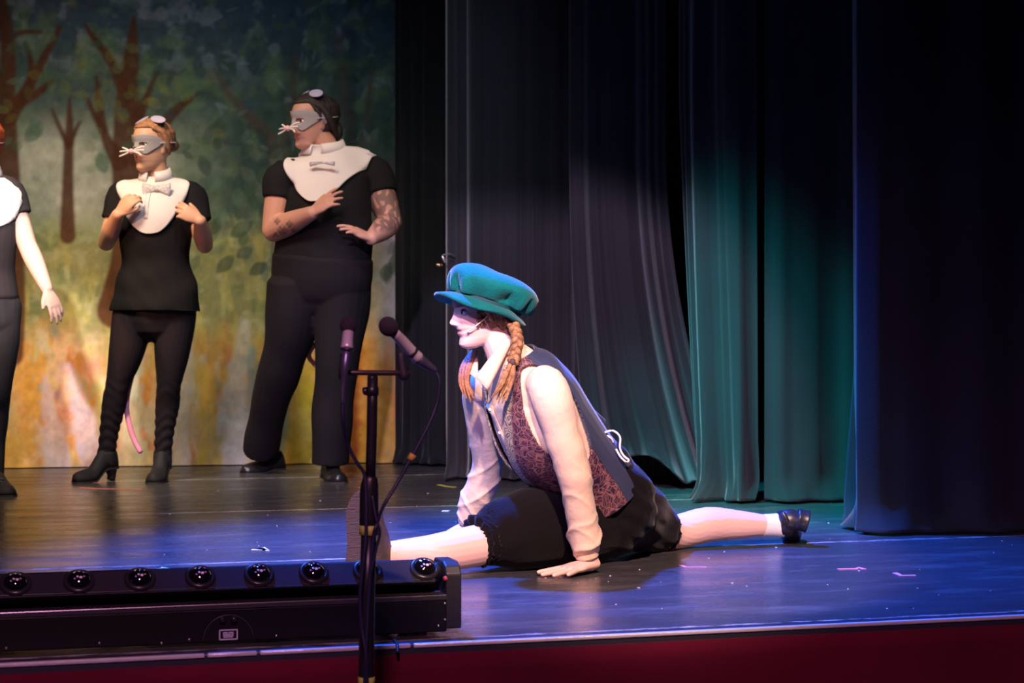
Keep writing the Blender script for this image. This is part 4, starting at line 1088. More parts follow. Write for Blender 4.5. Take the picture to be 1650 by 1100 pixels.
# ------------------------------------------------------------------ mouse cut off by the left edge
def person_one():
    d0 = 8.0
    Q = lambda px, py, dd=0: P(px, py, d0+dd)
    root = thing('person', V((Q(-25, 775).x, d0, 0)), 'person at the left edge in brightly lit white bib and charcoal tee, arm hanging down', 'person', 'chorus performers in mouse costume')
    U = V((0, 0, 1)); Fw = V((-.30, -.95, 0)).normalized(); Lf = V((.95, -.30, 0))
    hd = Head(Q(-36, 236, -.02), (-.42, -.90, -.02), (.02, 0, 1), 1.0)
    sec = [(-28, 520, .0, .160, .115), (-28, 480, .0, .150, .120), (-29, 440, 0, .138, .108), (-29, 405, -.01, .142, .112), (-28, 370, -.015, .152, .115), (-28, 330, 0, .160, .100), (-27, 305, .005, .145, .082), (-26, 288, .01, .070, .058)]
    def torso(m, k, lo=0, hi=99):
        s_ = sec[lo:hi]; m.loft([Q(a, b, c) for a, b, c, _, _ in s_], [(x*k, y*k) for *_, x, y in s_], side=Lf, n=28, sub=4, cap=.3)
    sh1, el1, wr1 = Q(16, 312, -.01), Q(44, 395, -.03), Q(76, 466, -.10)
    sh2, el2, wr2 = Q(-74, 314, .04), Q(-108, 395, .03), Q(-118, 470, -.06)
    b = MB(); hd.add(b); torso(b, .9, 1)
    b.loft([hd.w(-.02, 0, -.05), Q(-30, 280, .01), Q(-26, 298, .01)], [.052, .054, .062], n=16, sub=4)
    for s_, e, w_ in ((sh1, el1, wr1), (sh2, el2, wr2)):
        b.loft([s_, (s_+e)/2, e], [.050, .046, .040], n=14, sub=4)
        b.loft([e, (e*.6+w_*.4), w_], [.040, .040, .026], n=14, sub=4)
    hand(b, wr1, (.42, -.10, -.88), (.72, -.60, .30), 1, .92, fcurl=((.15, .2, .2), (.1, .2, .2), (.1, .2, .2), (.12, .25, .2)), spread=.07, thumb=(.80, .60, -.2))
    hand(b, wr2, (-.15, -.15, -.97), (-.8, -.6, 0), -1, .92)
    legs = [[(2, 500, -.01), (0, 560, -.02), (-4, 625, -.03), (-6, 660, .0), (-10, 715, .02), (-11, 765, .02)],
            [(-60, 500, .02), (-70, 560, 0), (-78, 625, -.01), (-80, 660, .02), (-84, 715, .04), (-86, 765, .04)]]
    for lg in legs: b.loft([Q(*q) for q in lg], [.080, .068, .050, .048, .038, .034], n=18, sub=4)
    def fn(co, no):
        C = base_cols(co, (.74, .50, .42)); return None, hd.face_colors(co, C, (.50, .15, .13), (.30, .10, .04))
    body = b.build('body', skin_mat('skin_fair'), root, remesh=.0048, smooth=2, fn=fn)
    hd.eyes(root)
    h = hair_shell(hd, -.06, .018)
    for sg in (1, -1):
        h.loft([hd.w(.03, sg*.076, .05), hd.w(.0, sg*.088, .0), hd.w(.0, sg*.084, -.05), hd.w(.01, sg*.066, -.095)], [.014, .018, .018, .008], n=10, sub=4)
    h.build('hair', mat('hair_red', (.42, .06, .02), .5, var=(60, (.55, .12, .04)), bump=(240, .5)), root)
    m = MB(); torso(m, 1.05, 1, 7)
    for s_, e, k in ((sh1, el1, -.05), (sh2, el2, .05)):
        m.loft([s_+Lf*k+U*.02, s_+U*.004, s_*.58+e*.42], [.060, .068, .064], n=18, sub=4, cap=.5, cap2=.05)
    tee = m.build('t_shirt', M_tee_grey, root, remesh=.006, smooth=4, fn=lambda co, no: wrinkle(co, no, .005, 14, 40, 13))
    m = MB(); s_ = sec[0:2]
    m.loft([Q(-28, 540, 0)]+[Q(a, b_, c) for a, b_, c, _, _ in s_], [(.13, .11)]+[(x*1.02, y*1.02) for *_, x, y in s_], side=Lf, n=26, sub=4, cap=.3)
    for lg in legs: m.loft([Q(lg[0][0]+(-4 if lg[0][0] > -20 else 4), 490, 0)]+[Q(*q) for q in lg], [(.085, .10), .088, .076, .058, .056, .048, .044], n=20, sub=5, cap=.3, cap2=.1)
    m.build('trousers', mat('jeans_grey', (.020, .018, .025), .85, bump=(220, .2)), root, remesh=.006, smooth=3, fn=lambda co, no: wrinkle(co, no, .003, 14, 40, 19))
    s1 = shoe(root, V((Q(-12, 0).x-.01, d0+.07, 0)), (.46, -.89, 0), .265, .094, .085, M_suede, M_sole, .004, False)
    c = Q(-3, 772, -.07)
    for k in range(3):
        MB().loft([c+V((-.02, -.02*k, -.010*k)), c+V((.0, -.02*k-.012, .006-.010*k)), c+V((.022, -.02*k, -.010*k))], [.0028]*3, n=6, sub=4).build('lace', mat('lace_grey', (.10, .09, .09), .8), s1)
    shoe(root, V((Q(-86, 0).x-.01, d0+.09, 0)), (-.30, -.95, 0), .265, .094, .085, M_suede, M_sole, .004, False)
    nk = MB(); nk.loft([hd.w(-.02, 0, -.05), Q(-30, 280, .01), Q(-26, 298, .01)], [.052, .054, .062], n=16, sub=4); torso(nk, 1.0)
    bv = bvh_of([tee], nk)
    bib(root, bv, Q(-19, 290), Lf, U, Fw, [(.004, -.100, .100), (-.015, -.125, .130), (-.03, -.135, .145), (-.06, -.150, .172), (-.12, -.140, .172), (-.17, -.105, .155), (-.205, -.06, .115), (-.220, -.02, .05)],
        Q(-26, 286, .0), (-.05, -.15, 1), .064, Q(-28, 300, -.125), .06)
    mouse_gear(root, hd)
    return root
# ------------------------------------------------------------------ dancer in the splits
def paisley_mat():
    m = bpy.data.materials.new('vest_paisley'); m.use_nodes = True; nt = m.node_tree; b = nt.nodes['Principled BSDF']; L = nt.links.new; N = nt.nodes.new
    tc = N('ShaderNodeTexCoord'); at = N('ShaderNodeAttribute'); at.attribute_name = 'Col'
    v1 = N('ShaderNodeTexVoronoi'); v1.inputs['Scale'].default_value = 26; v2 = N('ShaderNodeTexVoronoi'); v2.inputs['Scale'].default_value = 52; v2.feature = 'DISTANCE_TO_EDGE'
    ns = N('ShaderNodeTexNoise'); ns.inputs['Scale'].default_value = 18
    mxv = N('ShaderNodeMix'); mxv.data_type = 'VECTOR'; mxv.inputs['Factor'].default_value = .06
    L(tc.outputs['Object'], mxv.inputs['A']); L(ns.outputs['Color'], mxv.inputs['B']); L(tc.outputs['Object'], ns.inputs['Vector'])
    L(mxv.outputs['Result'], v1.inputs['Vector']); L(mxv.outputs['Result'], v2.inputs['Vector'])
    sn = N('ShaderNodeMath'); sn.operation = 'MULTIPLY'; sn.inputs[1].default_value = 42; L(v1.outputs['Distance'], sn.inputs[0])
    si = N('ShaderNodeMath'); si.operation = 'SINE'; L(sn.outputs[0], si.inputs[0])
    r1 = N('ShaderNodeValToRGB'); e = r1.color_ramp.elements
    e[0].position = 0; e[0].color = (.008, .006, .022, 1); e[1].position = 1; e[1].color = (.12, .018, .035, 1)
    for p, c in ((.35, (.055, .009, .024, 1)), (.62, (.014, .012, .04, 1)), (.85, (.20, .075, .08, 1))):
        k = e.new(p); k.color = c
    mr = N('ShaderNodeMapRange'); mr.inputs['From Min'].default_value = -1; L(si.outputs[0], mr.inputs['Value']); L(mr.outputs['Result'], r1.inputs['Fac'])
    lt = N('ShaderNodeMath'); lt.operation = 'LESS_THAN'; lt.inputs[1].default_value = .07; L(v2.outputs['Distance'], lt.inputs[0])
    m2 = N('ShaderNodeMix'); m2.data_type = 'RGBA'; L(r1.outputs['Color'], m2.inputs['A']); m2.inputs['B'].default_value = (.34, .17, .14, 1)
    lm = N('ShaderNodeMath'); lm.operation = 'MULTIPLY'; lm.inputs[1].default_value = .4; L(lt.outputs[0], lm.inputs[0]); L(lm.outputs[0], m2.inputs['Factor'])
    # cream brocade border where the painted mask (green) says so
    sp = N('ShaderNodeSeparateColor'); L(at.outputs['Color'], sp.inputs[0])
    m3 = N('ShaderNodeMix'); m3.data_type = 'RGBA'; L(sp.outputs['Green'], m3.inputs['Factor']); L(m2.outputs['Result'], m3.inputs['A'])
    r2 = N('ShaderNodeValToRGB'); r2.color_ramp.elements[0].color = (.42, .34, .22, 1); r2.color_ramp.elements[1].color = (.07, .06, .09, 1); r2.color_ramp.elements[0].position = .35
    L(mr.outputs['Result'], r2.inputs['Fac']); L(r2.outputs['Color'], m3.inputs['B'])
    L(m3.outputs['Result'], b.inputs['Base Color']); b.inputs['Roughness'].default_value = .6
    return m

def dancer():
    root = thing('person', V((.22, 5.62, 0)), 'dancer in the splits wearing teal velvet cap, cream shirt, vest and black knickerbockers', 'person')
    U = V((0, 0, 1)); Lf = V((.42, -.905, 0)).normalized(); Fw = V((-.905, -.42, 0)).normalized()
    hd = Head(P(774, 501, 5.42), (-.93, -.34, -.13), (-.02, 0, 1), .88)
    sec = [(966, 815, 5.69, .160, .125), (948, 775, 5.66, .155, .122), (918, 730, 5.605, .140, .112), (880, 680, 5.535, .150, .120), (858, 640, 5.49, .155, .115), (840, 608, 5.462, .150, .095), (828, 588, 5.445, .105, .072), (816, 568, 5.43, .052, .050)]
    def torso(m, k, lo=0, hi=99):
        s_ = sec[lo:hi]; m.loft([P(a, b, c) for a, b, c, _, _ in s_], [(x*k, y*k) for *_, x, y in s_], side=Lf, n=30, sub=5, cap=.3)
    shN, elN, wrN = P(883, 625, 5.325), P(925, 765, 5.32), P(945, 888, 5.365)
    shF, elF, wrF = P(776, 630, 5.60), P(786, 745, 5.72), P(757, 838, 5.80)
    b = MB(); hd.add(b, 100, 110); torso(b, .86)
    b.loft([hd.w(-.025, 0, -.045), P(806, 560, 5.425), P(816, 582, 5.435)], [.047, .046, .055], n=18, sub=4)
    for s_, e, w_ in ((shN, elN, wrN), (shF, elF, wrF)):
        b.loft([s_, (s_+e)/2, e], [.045, .040, .033], n=14, sub=4); b.loft([e, e*.6+w_*.4, w_], [.033, .034, .024], n=14, sub=4)
    b.loft([wrN, P(951, 902, 5.375), P(950, 911, 5.375)], [.025, .024, .020], n=14, sub=4)
    hand(b, P(950, 908.5, 5.375), (-.74, -.64, -.10), (-.06, -.06, 1), 1, .98, fcurl=((.03, -.02, 0), (.03, -.02, 0), (.03, -.02, 0), (.03, -.02, 0)), spread=.25, thumb=(.6, .7, -.15))
    hand(b, P(752, 846, 5.82), (-.90, -.10, -.42), (-.4, 0, .9), -1, .86, fcurl=((-.10, 0, 0),)*4, spread=.06)
    # front leg (pointing left), back leg (pointing right)
    b.loft([P(950, 850, 5.64), P(860, 856, 5.49), P(785, 875, 5.39), P(740, 884, 5.34), P(700, 891, 5.30), P(660, 892, 5.285), P(624, 893, 5.28)], [.080, .080, .061, .058, .054, .044, .036], n=20, sub=5)
    b.loft([P(985, 820, 5.72), P(1040, 852, 5.86), P(1082, 858, 5.97), P(1140, 845, 6.02), P(1190, 845, 6.05), P(1232, 846, 6.075), P(1256, 846, 6.09)], [.085, .066, .055, .056, .046, .035, .033], n=20, sub=5)
    def fn(co, no):
        C = base_cols(co, (.80, .52, .43)); C = hd.face_colors(co, C, (.58, .20, .20), (.16, .07, .04)); return None, C
    b.build('body', skin_mat('skin_light'), root, remesh=.0030, smooth=2, fn=fn)
    hd.eyes(root)
    s = hd.s
    # hair under the cap, side locks and two plaits
    M_hair = mat('hair_auburn', (.20, .085, .032), .45, var=(70, (.40, .21, .08)), bump=(260, .5))
    h = hair_shell(hd, -.065, .006, hairline=.060, strands=90, amp=.0016)
    for k in range(7):
        a = R(62+7*k)
        z0, z1 = .045-.004*k, -.035-.006*k
        pts = []
        for q in np.linspace(0, 1, 5):
            z = z0+(z1-z0)*q; x, y = head_xyz(np.array(z), np.array(a+.45*q), off=.010+.004*math.sin(k*2+q*3)); pts.append(hd.w(float(x), float(y), z))
        h.loft(pts, [.006, .008, .008, .007, .005], n=8, sub=3)
    # loose curl before the ear
    for k in range(3):
        pts = []
        for q in np.linspace(0, 1, 10):
            z = .0-.045*q; x, y = head_xyz(np.array(z), np.array(R(66+5*k)), off=.010+.004*math.sin(q*9+k)); pts.append(hd.w(float(x)+.004*math.cos(q*9+k), float(y), z))
        h.loft(pts, [.0045]*10, n=6, sub=2)
    hair = h.build('hair', M_hair, root)
    cb = [P(822, 512, 5.372), P(829, 528, 5.350), P(834, 548, 5.338), P(830, 570, 5.330), P(826, 584, 5.322)]
    cq = crom([tuple(p) for p in cb], 14); n = len(cq)
    for k in range(3):
        pts, rr = [], []
        for i in range(n):
            q = i/(n-1); ph = q*2*math.pi*2.6+2*math.pi*k/3
            ax = V(cq[min(i+1, n-1)]-cq[max(i-1, 0)]).normalized(); vx = ax.cross(V((0, 1, 0))).normalized(); vy = V((0, -1, 0))
            pts.append(V(cq[i])+vx*.0095*math.sin(ph)+vy*.006*math.sin(2*ph)); rr.append((.0088, .0080))
        MB().loft(pts, rr, n=10, sub=1, cap=.6).build('plait_strand', M_hair, hair)
    MB().loft([P(827, 580, 5.322), P(825, 588, 5.318)], [.0125, .0125], n=12, sub=2, cap=.2).build('hair_tie', mat('hair_tie', (.05, .02, .02), .7), hair)
    m = MB(); rg = random.Random(2)
    for k in range(16):
        ox, oy = rg.uniform(-8, 8), rg.uniform(-.012, .012)
        m.loft([P(825+ox*.4, 586, 5.318+oy*.5), P(820+ox, 605, 5.312+oy), P(812+ox*1.3, 625, 5.305+oy), P(803+ox*1.5+rg.uniform(-3, 3), 640+rg.uniform(-4, 10), 5.30+oy)], [.0045, .0058, .005, .0012], n=7, sub=4)
    m.build('plait_end', M_hair, hair)
    m = MB()
    for k in range(14):
        ox, oy = rg.uniform(-7, 7), rg.uniform(-.012, .012)
        m.loft([P(764+ox*.5, 566, 5.49+oy), P(752+ox, 590, 5.47+oy), P(748+ox, 615, 5.455+oy), P(755+ox*1.3, 640+rg.uniform(-6, 8), 5.445+oy)], [.006, .0075, .006, .0015], n=7, sub=4)
    m.build('plait_end', mat('hair_auburn_dark', (.24, .09, .04), .45, var=(70, (.36, .15, .06)), bump=(260, .5)), hair)
    # headset microphone
    hm = MB().loft([hd.w(-.005, .080, -.008), hd.w(.025, .077, -.030), hd.w(.055, .062, -.050), hd.w(.066, .052, -.056)], [.0018]*4, n=8, sub=5).build('headset_microphone', mat('headset_beige', (.72, .55, .48), .5), root)
    MB().ball(hd.w(.068, .051, -.057), (.0042, .0042, .0042), n=10).build('capsule', mat('capsule_white', (.8, .74, .74), .5), hm)
    # cap: gathered velvet crown over a flared brim
    M_vel = mat('velvet_teal', (.0, .095, .085), .8, sheen=.25, spec=.15, bump=(160, .25), var=(14, (.0, .130, .115)))
    hX = V((-.90, -.30, .30)).normalized(); hZ = V((.30, .06, .95)); hZ = (hZ-hX*hZ.dot(hX)).normalized(); hY = hZ.cross(hX)
    hc = P(779, 492, 5.42)
    hat = thing('hat', V((0, 0, 0)), None, None); hat.parent = root; hat.location = hc-V(root.location)
    nt = 180; th = np.linspace(0, 2*math.pi, nt, endpoint=False)
    def hp(r, a, z, fx=1.0): return np.array(hc)+np.outer(r*np.cos(a)*fx, np.array(hX))+np.outer(r*np.sin(a), np.array(hY))+np.outer(z*np.ones_like(a), np.array(hZ))
    prof = [(.096, .006), (.101, .012), (.111, .018), (.122, .026), (.131, .038), (.134, .052), (.130, .066), (.120, .079), (.102, .090), (.078, .097), (.05, .101), (.02, .103), (.002, .1035)]
    A = []
    pr = crom(prof, 3)
    for r, z in pr:
        z_ = np.array(z); r_ = np.array(r)
        g = smoothstep(.064, .025, z_)
        a2 = th+.35*np.sin(th*2+.4)
        pl = (np.abs(np.sin(a2*4.5+.5*np.sin(th*3))))**.7            # deep gathers between rounded puffs
        pl2 = np.abs(np.sin(a2*11+.7*np.sin(th*4)))
        lowr = smoothstep(.100, .125, r_)*g
        rr = r*(1-.20*lowr*(1-pl)-.05*lowr*(1-pl2))*(1+.03*np.cos(2*th))
        zz_ = z-.016*lowr*pl+.008*lowr*(1-pl)
        zz_ = zz_+smoothstep(.03, .08, z_)*smoothstep(.0, .07, r_)*(.006*np.cos(th)+.003*np.sin(th*3+1))
        A.append(np.array(hc)+np.outer(rr*np.cos(th)-.014, np.array(hX))+np.outer(rr*np.sin(th), np.array(hY))+np.outer(zz_, np.array(hZ)))
    m = MB(); A = np.array(A); m.grid(A, True); m.f.append(tuple((len(A)-1)*nt+j for j in range(nt)))
    m.build('crown', M_vel, hat, smooth=2)
    A = []
    for q in np.linspace(0, 1, 9):
        fwd = smoothstep(.2, 1, np.cos(th))
        r = .091+(.040+.012*fwd)*q
        z = .008-.022*q-.006*q*q+.005*np.sin(th*4+.8)*q*q+.006*fwd*q
        A.append(np.array(hc)+np.outer(r*np.cos(th), np.array(hX))+np.outer(r*np.sin(th)*.94, np.array(hY))+np.outer(z*np.ones(nt), np.array(hZ)))
    MB().grid(np.array(A), True).build('brim', M_vel, hat, solid=.010, smooth=0, sub=0)
    A = np.array([hp(np.full(nt, r), th, z) for r, z in ((.097, -.004), (.099, .006), (.098, .014), (.088, .016))])
    MB().grid(A, True).build('hat_band', mat('velvet_gap_shade', (.0, .035, .045), .8, sheen=.3), hat, solid=.003)  # shade of the gap between crown and brim put into the band colour

    # shirt
    M_shirt = mat('shirt_cream', (.72, .53, .38), .8, sheen=.1, bump=(34, .35))
    m = MB(); torso(m, 1.0, 1, 8)
    m.loft([P(930, 760, 5.62), P(893, 735, 5.54), P(862, 700, 5.49), P(835, 650, 5.46)], [(.13, .10), (.125, .10), (.13, .10), (.12, .08)], side=Lf, n=26, sub=4)
    for s_, e, w_, k in ((shN, elN, wrN, -.06), (shF, elF, wrF, .06)):
        m.loft([s_+Lf*k+U*.01, s_, s_*.5+e*.5, e, e*.45+w_*.55, e*.14+w_*.86, w_], [.046, .058, .053, .047, .044, .0425, .032], n=22, sub=5, cap=.5, cap2=.05)
    def fns(co, no):
        c = np.array(co)
        dn = np.linalg.norm(c-np.array(wrN*.82+elN*.18), axis=1); df = np.linalg.norm(c-np.array(wrF*.8+elF*.2), axis=1); de = np.linalg.norm(c-np.array(elN), axis=1)
        k = .35+1.9*np.exp(-(dn/.07)**2)+1.5*np.exp(-(df/.08)**2)+.5*np.exp(-(de/.10)**2)
        c2 = wrinkle(co, no, .0046, 22, 62, 21, k)
        for (e_, w_, o_) in ((elN, wrN, 0.), (elF, wrF, 2.)):
            axv = np.array((w_-e_).normalized()); L_ = (w_-e_).length
            s_ = (c-np.array(e_))@axv; rad = np.linalg.norm(c-np.array(e_)-np.outer(s_, axv), axis=1)
            inn = (rad < .075)*smoothstep(-.10, .02, s_)*(s_ < L_+.02)
            ang = np.arctan2(c[:, 0]-(np.array(e_)+np.outer(s_, axv))[:, 0], c[:, 1]-(np.array(e_)+np.outer(s_, axv))[:, 1])
            ridge = (1-np.abs(np.sin(s_*46+1.5*np.sin(ang+o_)+.8*np.sin(2*ang))))**2.2
            ridge2 = (1-np.abs(np.sin(s_*30-1.9*np.sin(ang+1+o_))))**3
            low = smoothstep(.35*L_, .85*L_, s_)
            c2 = c2+no*((.0085*ridge*low+.0050*ridge2)*inn)[:, None]
        return c2
    tor = MB(); torso(tor, 1.0, 0, 8); tor.loft([P(930, 760, 5.62), P(893, 735, 5.54), P(862, 700, 5.49), P(835, 650, 5.46)], [(.13, .10), (.125, .10), (.13, .10), (.12, .08)], side=Lf, n=26, sub=4)
    tb = BVHTree.FromPolygons([V(v) for v in tor.v], tor.f)
    shirt = m.build('shirt', M_shirt, root, remesh=.0045, smooth=3, fn=fns)
    ax = (wrN-elN).normalized()
    MB().loft([wrN-ax*.020, wrN+ax*.002, wrN+ax*.016], [.0345, .0340, .0325], n=22, sub=4, cap=.05).build('cuff', M_shirt, shirt, sub=1, fn=lambda co, no: wrinkle(co, no, .0015, 60, 110, 4))
    MB().ball(wrN+V((.016, -.031, .004)), (.0055, .0025, .0055), n=10).build('button', mat('button_pearl', (.85, .80, .75), .3), shirt)
    ax2 = (wrF-elF).normalized(); MB().loft([wrF-ax2*.02, wrF+ax2*.01], [.036, .035], n=20, sub=3, cap=.05).build('cuff', M_shirt, shirt)
    # collar: two long points and the band behind the neck
    nb = P(815, 567, 5.432)
    pts = []
    for k in range(24):
        a = R(-115)+R(230)*k/23     # 0 = back of the neck
        dv = -Fw*math.cos(a)*.045+Lf*math.sin(a)*.047
        pts.append(nb+dv+U*(.022-.030*(1-math.cos(a))*.5)+Fw*(.012-.012*math.cos(a)))
    A = np.array([[tuple(p+U*.018), tuple(p+U*.020+(p-nb).normalized()*.006), tuple(p+(p-nb).normalized()*.010-U*.014)] for p in pts])
    MB().grid(np.transpose(A, (1, 0, 2))).build('collar_band', M_shirt, shirt, solid=.003)
    def flap(q, nm):
        m_ = MB(); q = [V(x) for x in q]; G_ = np.zeros((9, 7, 3))
        for i, a in enumerate(np.linspace(0, 1, 9)):
            for j, c in enumerate(np.linspace(0, 1, 7)):
                p = (q[0]*(1-a)+q[3]*a)*(1-c)+(q[1]*(1-a)+q[2]*a)*c
                G_[i, j] = p+V((0, -.010, .002))*math.sin(math.pi*c)*(1-.5*a)
        m_.grid(G_).build(nm, M_shirt, shirt, solid=.003)
    flap([P(813, 544, 5.375), P(826, 551, 5.375), P(786, 629, 5.335), P(766, 607, 5.335)], 'collar_flap')
    flap([P(770, 570, 5.49), P(760, 577, 5.49), P(752, 600, 5.47), P(770, 612, 5.42)], 'collar_flap')
    # placket down the front
    bv = bvh_of([shirt]); pts = []
    for q in np.linspace(0, 1, 9):
        p = P(778+62*q, 622+150*q, 5.4); h_ = bv.ray_cast(V((0, 0, CH)), (p-V((0, 0, CH))).normalized())
        if h_[0] is not None: pts.append(h_[0]+Fw*.004)
    MB().loft(pts, [(.013, .003)]*len(pts), side=Lf, n=8, sub=3, cap=0).build('placket', M_shirt, shirt)
    for k in (2, 4, 6):
        if k < len(pts): MB().ball(pts[k]+Fw*.004, (.005, .005, .005), n=8).build('button', MATS['button_pearl'], shirt)

    # vest: open front, deep armholes
    vsec = [(958, 792, 5.675, .172, .138), (946, 772, 5.655, .167, .136), (918, 730, 5.605, .153, .128), (882, 680, 5.535, .160, .134), (860, 640, 5.49, .164, .130), (843, 606, 5.462, .156, .112), (832, 586, 5.447, .118, .090), (826, 572, 5.44, .075, .070)]
    q = crom(np.array([tuple(P(a, b_, c))+(x, y) for a, b_, c, x, y in vsec]), 16)
    c_ = q[:, :3]; tn = np.gradient(c_, axis=0); tn /= np.linalg.norm(tn, axis=1)[:, None]; ns = len(q)
    nth = 190
    def vest_part(t0f, t1f, name, material, paint=None, ncol=nth):
        A = np.zeros((ns, ncol, 3)); keep = np.ones((ns, ncol), bool); K = np.zeros((ns, ncol, 3))
        for i in range(ns):
            sN = i/(ns-1)
            t0, t1 = t0f(sN), t1f(sN); t = np.linspace(t0, t1, ncol)
            u = np.array(Lf)-tn[i]*np.dot(np.array(Lf), tn[i]); u /= np.linalg.norm(u); v = np.cross(tn[i], u)
            dn = np.degrees(t)
            pt = np.zeros((ncol, 3))
            for j in range(ncol):
                dv = V(np.cos(t[j])*q[i, 3]*u+np.sin(t[j])*q[i, 4]*v); ln = dv.length; dv /= ln; cc = V(c_[i])
                h_ = tb.ray_cast(cc+dv*.5, -dv); rad = (h_[0]-cc).dot(dv)+.012 if h_[0] is not None else ln
                pt[j] = cc+dv*max(rad, ln*.93)
            drop = (.060*np.exp(-((dn+76)/24)**2)+.060*np.exp(-((dn-256)/24)**2))*max(0, 1-sN/.22)**1.0
            pt = pt-np.outer(drop, tn[i])
            A[i] = pt
            for c0 in (-12, 192):
                e = ((dn-c0)/34)**2+((sN-.62)/.28)**2
                keep[i] &= e > 1
            K[i, :, 1] = smoothstep(11, 8, np.abs(np.degrees(t-t0)) if name == 'front_panel' else np.full(ncol, 90.))
        m_ = MB(); idx = lambda i, j: i*ncol+j
        fs = [(idx(i, j), idx(i, j+1), idx(i+1, j+1), idx(i+1, j)) for i in range(ns-1) for j in range(ncol-1) if keep[i, j] and keep[i, j+1] and keep[i+1, j] and keep[i+1, j+1]]
        m_.add(A.reshape(-1, 3), fs)
        KK = K.reshape(-1, 3)
        o = m_.build(name, material, vest, smooth=0, fn=lambda co, no: (None, KK))
        return o
    vest = thing('vest', V((0, 0, 0)), None, None); vest.parent = root
    M_pais = paisley_mat(); M_navy = mat('vest_navy', (.020, .028, .065), .7, sheen=.2, bump=(200, .15))
    gap = lambda sN: R(-84)+R(34)*max(0, (sN-.40)/.60)
    vest_part(gap, lambda sN: R(4), 'front_panel', M_pais, ncol=90)
    vest_part(lambda sN: math.pi-gap(sN), lambda sN: math.pi-R(4), 'front_panel', M_pais, ncol=90)
    vest_part(lambda sN: R(3), lambda sN: R(177), 'back_panel', M_navy)
    for o in vest.children:
        md = o.modifiers.new('thickness', 'SOLIDIFY'); md.thickness = .006; md.offset = 0
    # adjuster strap and buckle tail on the back
    MB().loft([P(952, 662, 5.62), P(962, 672, 5.66), P(972, 682, 5.68)], [(.014, .006)]*3, side=U, n=10, sub=3).build('back_strap', M_navy, vest)
    MB().loft([P(945, 690, 5.60), P(958, 690, 5.63), P(972, 690, 5.67)], [(.008, .005)]*3, side=U, n=10, sub=3).build('back_strap', M_navy, vest)

    # knickerbockers
    M_kn = mat('knickers_velveteen', (.0065, .0052, .006), .9, sheen=.10, spec=.08, bump=(120, .2))
    m = MB()
    m.loft([P(948, 748, 5.65), P(964, 778, 5.68), P(982, 812, 5.71), P(970, 850, 5.70)], [(.148, .106), (.166, .122), (.175, .135), (.15, .11)], side=Lf, n=28, sub=5)
    m.loft([P(965, 838, 5.66), P(915, 846, 5.58), P(860, 852, 5.50), P(815, 860, 5.43), P(786, 868, 5.395), P(770, 871, 5.375)], [.118, .122, .117, .102, .080, .070], n=26, sub=5, cap=.4, cap2=.05)
    m.loft([P(975, 815, 5.70), P(1010, 826, 5.79), P(1040, 842, 5.88), P(1062, 855, 5.94), P(1070, 858, 5.955)], [.125, .113, .094, .078, .068], n=26, sub=5, cap=.4, cap2=.05)
    def fnk(co, no):
        px, py = to_px(co)
        e1 = np.exp(-((px-782)/16)**2)*(py > 800); a1 = np.arctan2(co[:, 2]-.12, co[:, 1]-5.39)
        k = 1.1+.3*smoothstep(930, 1040, px)
        c2 = wrinkle(co, no, .0048, 14, 40, 33, k)
        c2 = c2+no*(.004*np.sin(a1*34)*e1)[:, None]
        # long drag folds running out to the back knee
        dr = smoothstep(960, 1020, px); c2 = c2+no*(.0028*np.sin((py-.45*(px-1000))*.20+1.6*np.sin(px*.045))*dr)[:, None]
        c2[:, 2] = np.maximum(c2[:, 2], .004)
        return c2
    kn = m.build('knickerbockers', M_kn, root, remesh=.005, smooth=3, fn=fnk)
    # elastic cuffs
    for c0, c1, r in ((P(782, 869, 5.388), P(768, 872, 5.370), .074), (P(1062, 856, 5.94), P(1071, 858.5, 5.957), .069)):
        m_ = MB().loft([c0, c0*.5+c1*.5, c1], [r, r*.95, r*1.02], n=60, sub=4, cap=.05)
        cc = np.array(c1); axv = np.array((c1-c0).normalized())
        def fnc(co, no, cc=cc, r=r):
            d = co-cc; a = np.arctan2(d[:, 2], d[:, 1]*.7+d[:, 0]*.3); c2 = co+no*(.0035*np.sin(a*26))[:, None]; c2[:, 2] = np.maximum(c2[:, 2], .002); return c2
        m_.build('elastic_cuff', M_kn, kn, fn=fnc)
    M_str = mat('string_white', (.80, .76, .76), .7)
    MB().loft([P(964, 704, 5.53), P(974, 697, 5.52), P(988, 694, 5.52), P(999, 704, 5.52), P(999, 722, 5.52), P(1005, 734, 5.52), P(1013, 741, 5.52), P(1009, 744, 5.52), P(1000, 736, 5.52), P(993, 724, 5.53)], [.0032]*10, n=8, sub=6).build('drawstring', M_str, root)
    MB().loft([P(974, 700, 5.53), P(984, 705, 5.53), P(988, 712, 5.54)], [.0032]*3, n=8, sub=5).build('drawstring', M_str, root)
    # socks and shoes
    M_sock = mat('sock_white', (.82, .80, .82), .85, bump=(300, .3))
    MB().loft([P(1226, 846.5, 6.072), P(1240, 846, 6.08), P(1262, 846, 6.09)], [.0365, .0372, .040], n=20, sub=4, cap=.05).build('sock', M_sock, root, sub=1)
    M_bs = mat('shoe_navy', (.016, .017, .024), .38)
    m = MB(); m.loft([P(1275, 836, 6.06), P(1272, 842, 6.09), P(1272, 852, 6.15), P(1275, 860, 6.22), P(1278, 864, 6.27)], [(.042, .034), (.043, .038), (.040, .036), (.034, .034), (.020, .020)], side=(1, 0, -.2), n=20, sub=5, cap=.7)
    m.loft([P(1256, 843, 6.085), P(1272, 843, 6.09)], [.042, .044], n=18, sub=3, cap=.3)
    def fnb(co, no): co[:, 2] = np.maximum(co[:, 2], .003); return co
    sh = m.build('shoe', M_bs, root, remesh=.004, smooth=3, fn=fnb)
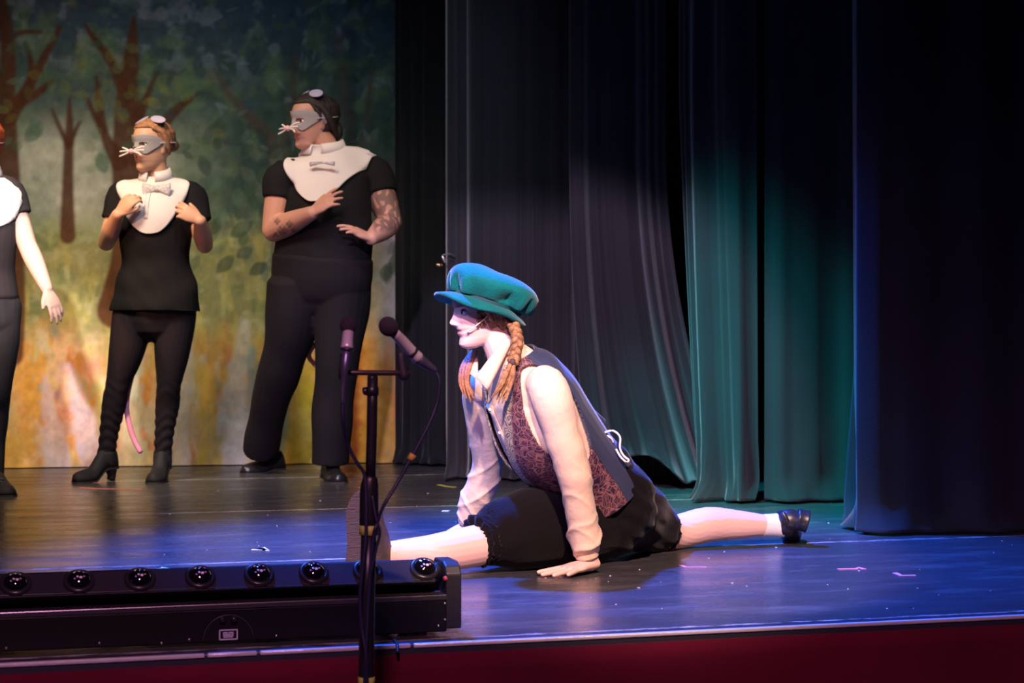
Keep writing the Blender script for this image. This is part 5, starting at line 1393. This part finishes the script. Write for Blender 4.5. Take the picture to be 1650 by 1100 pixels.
    MB().loft([P(1284, 836, 6.05), P(1293, 838, 6.05), P(1301, 840, 6.05)], [(.036, .036), (.034, .034), (.037, .037)], side=(0, 1, 0), n=16, sub=3, cap=.05).build('heel', M_bs, sh)
    MB().loft([P(1262, 826, 6.04), P(1268, 838, 6.035), P(1270, 852, 6.05)], [(.007, .003)]*3, side=(1, 0, 0), n=8, sub=3).build('strap', M_bs, sh)
    # front shoe, sole upright toward the house
    n_ = V((-.45, -.89, 0)).normalized(); lt = V((-n_.y, n_.x, 0)); o_ = P(581, 935, 5.20); o_.z = 0
    lo = lt if lt.x > 0 else -lt
    prof = [(.000, -.018, .016), (.010, -.034, .030), (.035, -.041, .033), (.075, -.036, .031), (.11, -.034, .034), (.15, -.036, .040), (.19, -.036, .042), (.215, -.028, .038), (.237, -.014, .026), (.247, .0, .012)]
    pq = crom(np.array(prof), 4)
    Lp = [o_+lo*(a-.010)+U*z for z, a, c in pq]; Rp = [o_+lo*c+U*z for z, a, c in pq][::-1]
    def tread_mat():
        mt = mat('sole_tread', (.105, .070, .075), .6); nt = mt.node_tree; bb = nt.nodes['Principled BSDF']
        tc = nt.nodes.new('ShaderNodeTexCoord'); w2 = nt.nodes.new('ShaderNodeTexWave'); w2.inputs['Scale'].default_value = 85; w2.bands_direction = 'Z'; w2.inputs['Distortion'].default_value = 3.0; w2.inputs['Detail Scale'].default_value = .6
        nt.links.new(tc.outputs['Object'], w2.inputs['Vector']); bp = nt.nodes.new('ShaderNodeBump'); bp.inputs['Strength'].default_value = .8; bp.inputs['Distance'].default_value = .003
        nt.links.new(w2.outputs['Fac'], bp.inputs['Height']); nt.links.new(bp.outputs['Normal'], bb.inputs['Normal']); return mt
    m = MB()
    prf = [(.012, .080, .036), (.035, .100, .042), (.08, .108, .043), (.12, .092, .041), (.16, .062, .040), (.20, .046, .038), (.235, .030, .022)]
    m.loft([o_+U*z-n_*(dp/2+.006)+lo*.010 for z, dp, hw_ in prf], [(hw_, dp/2) for z, dp, hw_ in prf], side=lo, n=22, sub=4, cap=.5)
    sh = m.build('shoe', mat('shoe_brown', (.045, .032, .032), .55, bump=(60, .5)), root, remesh=.004, smooth=2, fn=fnb)
    MB().prism(Lp+Rp, -n_*.012).build('sole', tread_mat(), sh, flat=True)
    for k in range(4):
        c = o_+U*(.085+.020*k)-n_*(.085-.013*k)+lo*.046
        MB().loft([c-lo*.02+n_*.03, c+n_*.005+U*.006, c-lo*.008-n_*.02], [.003]*3, n=6, sub=4).build('lace', mat('lace_brown', (.10, .07, .06), .8), sh)
    return root

person_one(); person_two(); person_three(); dancer()
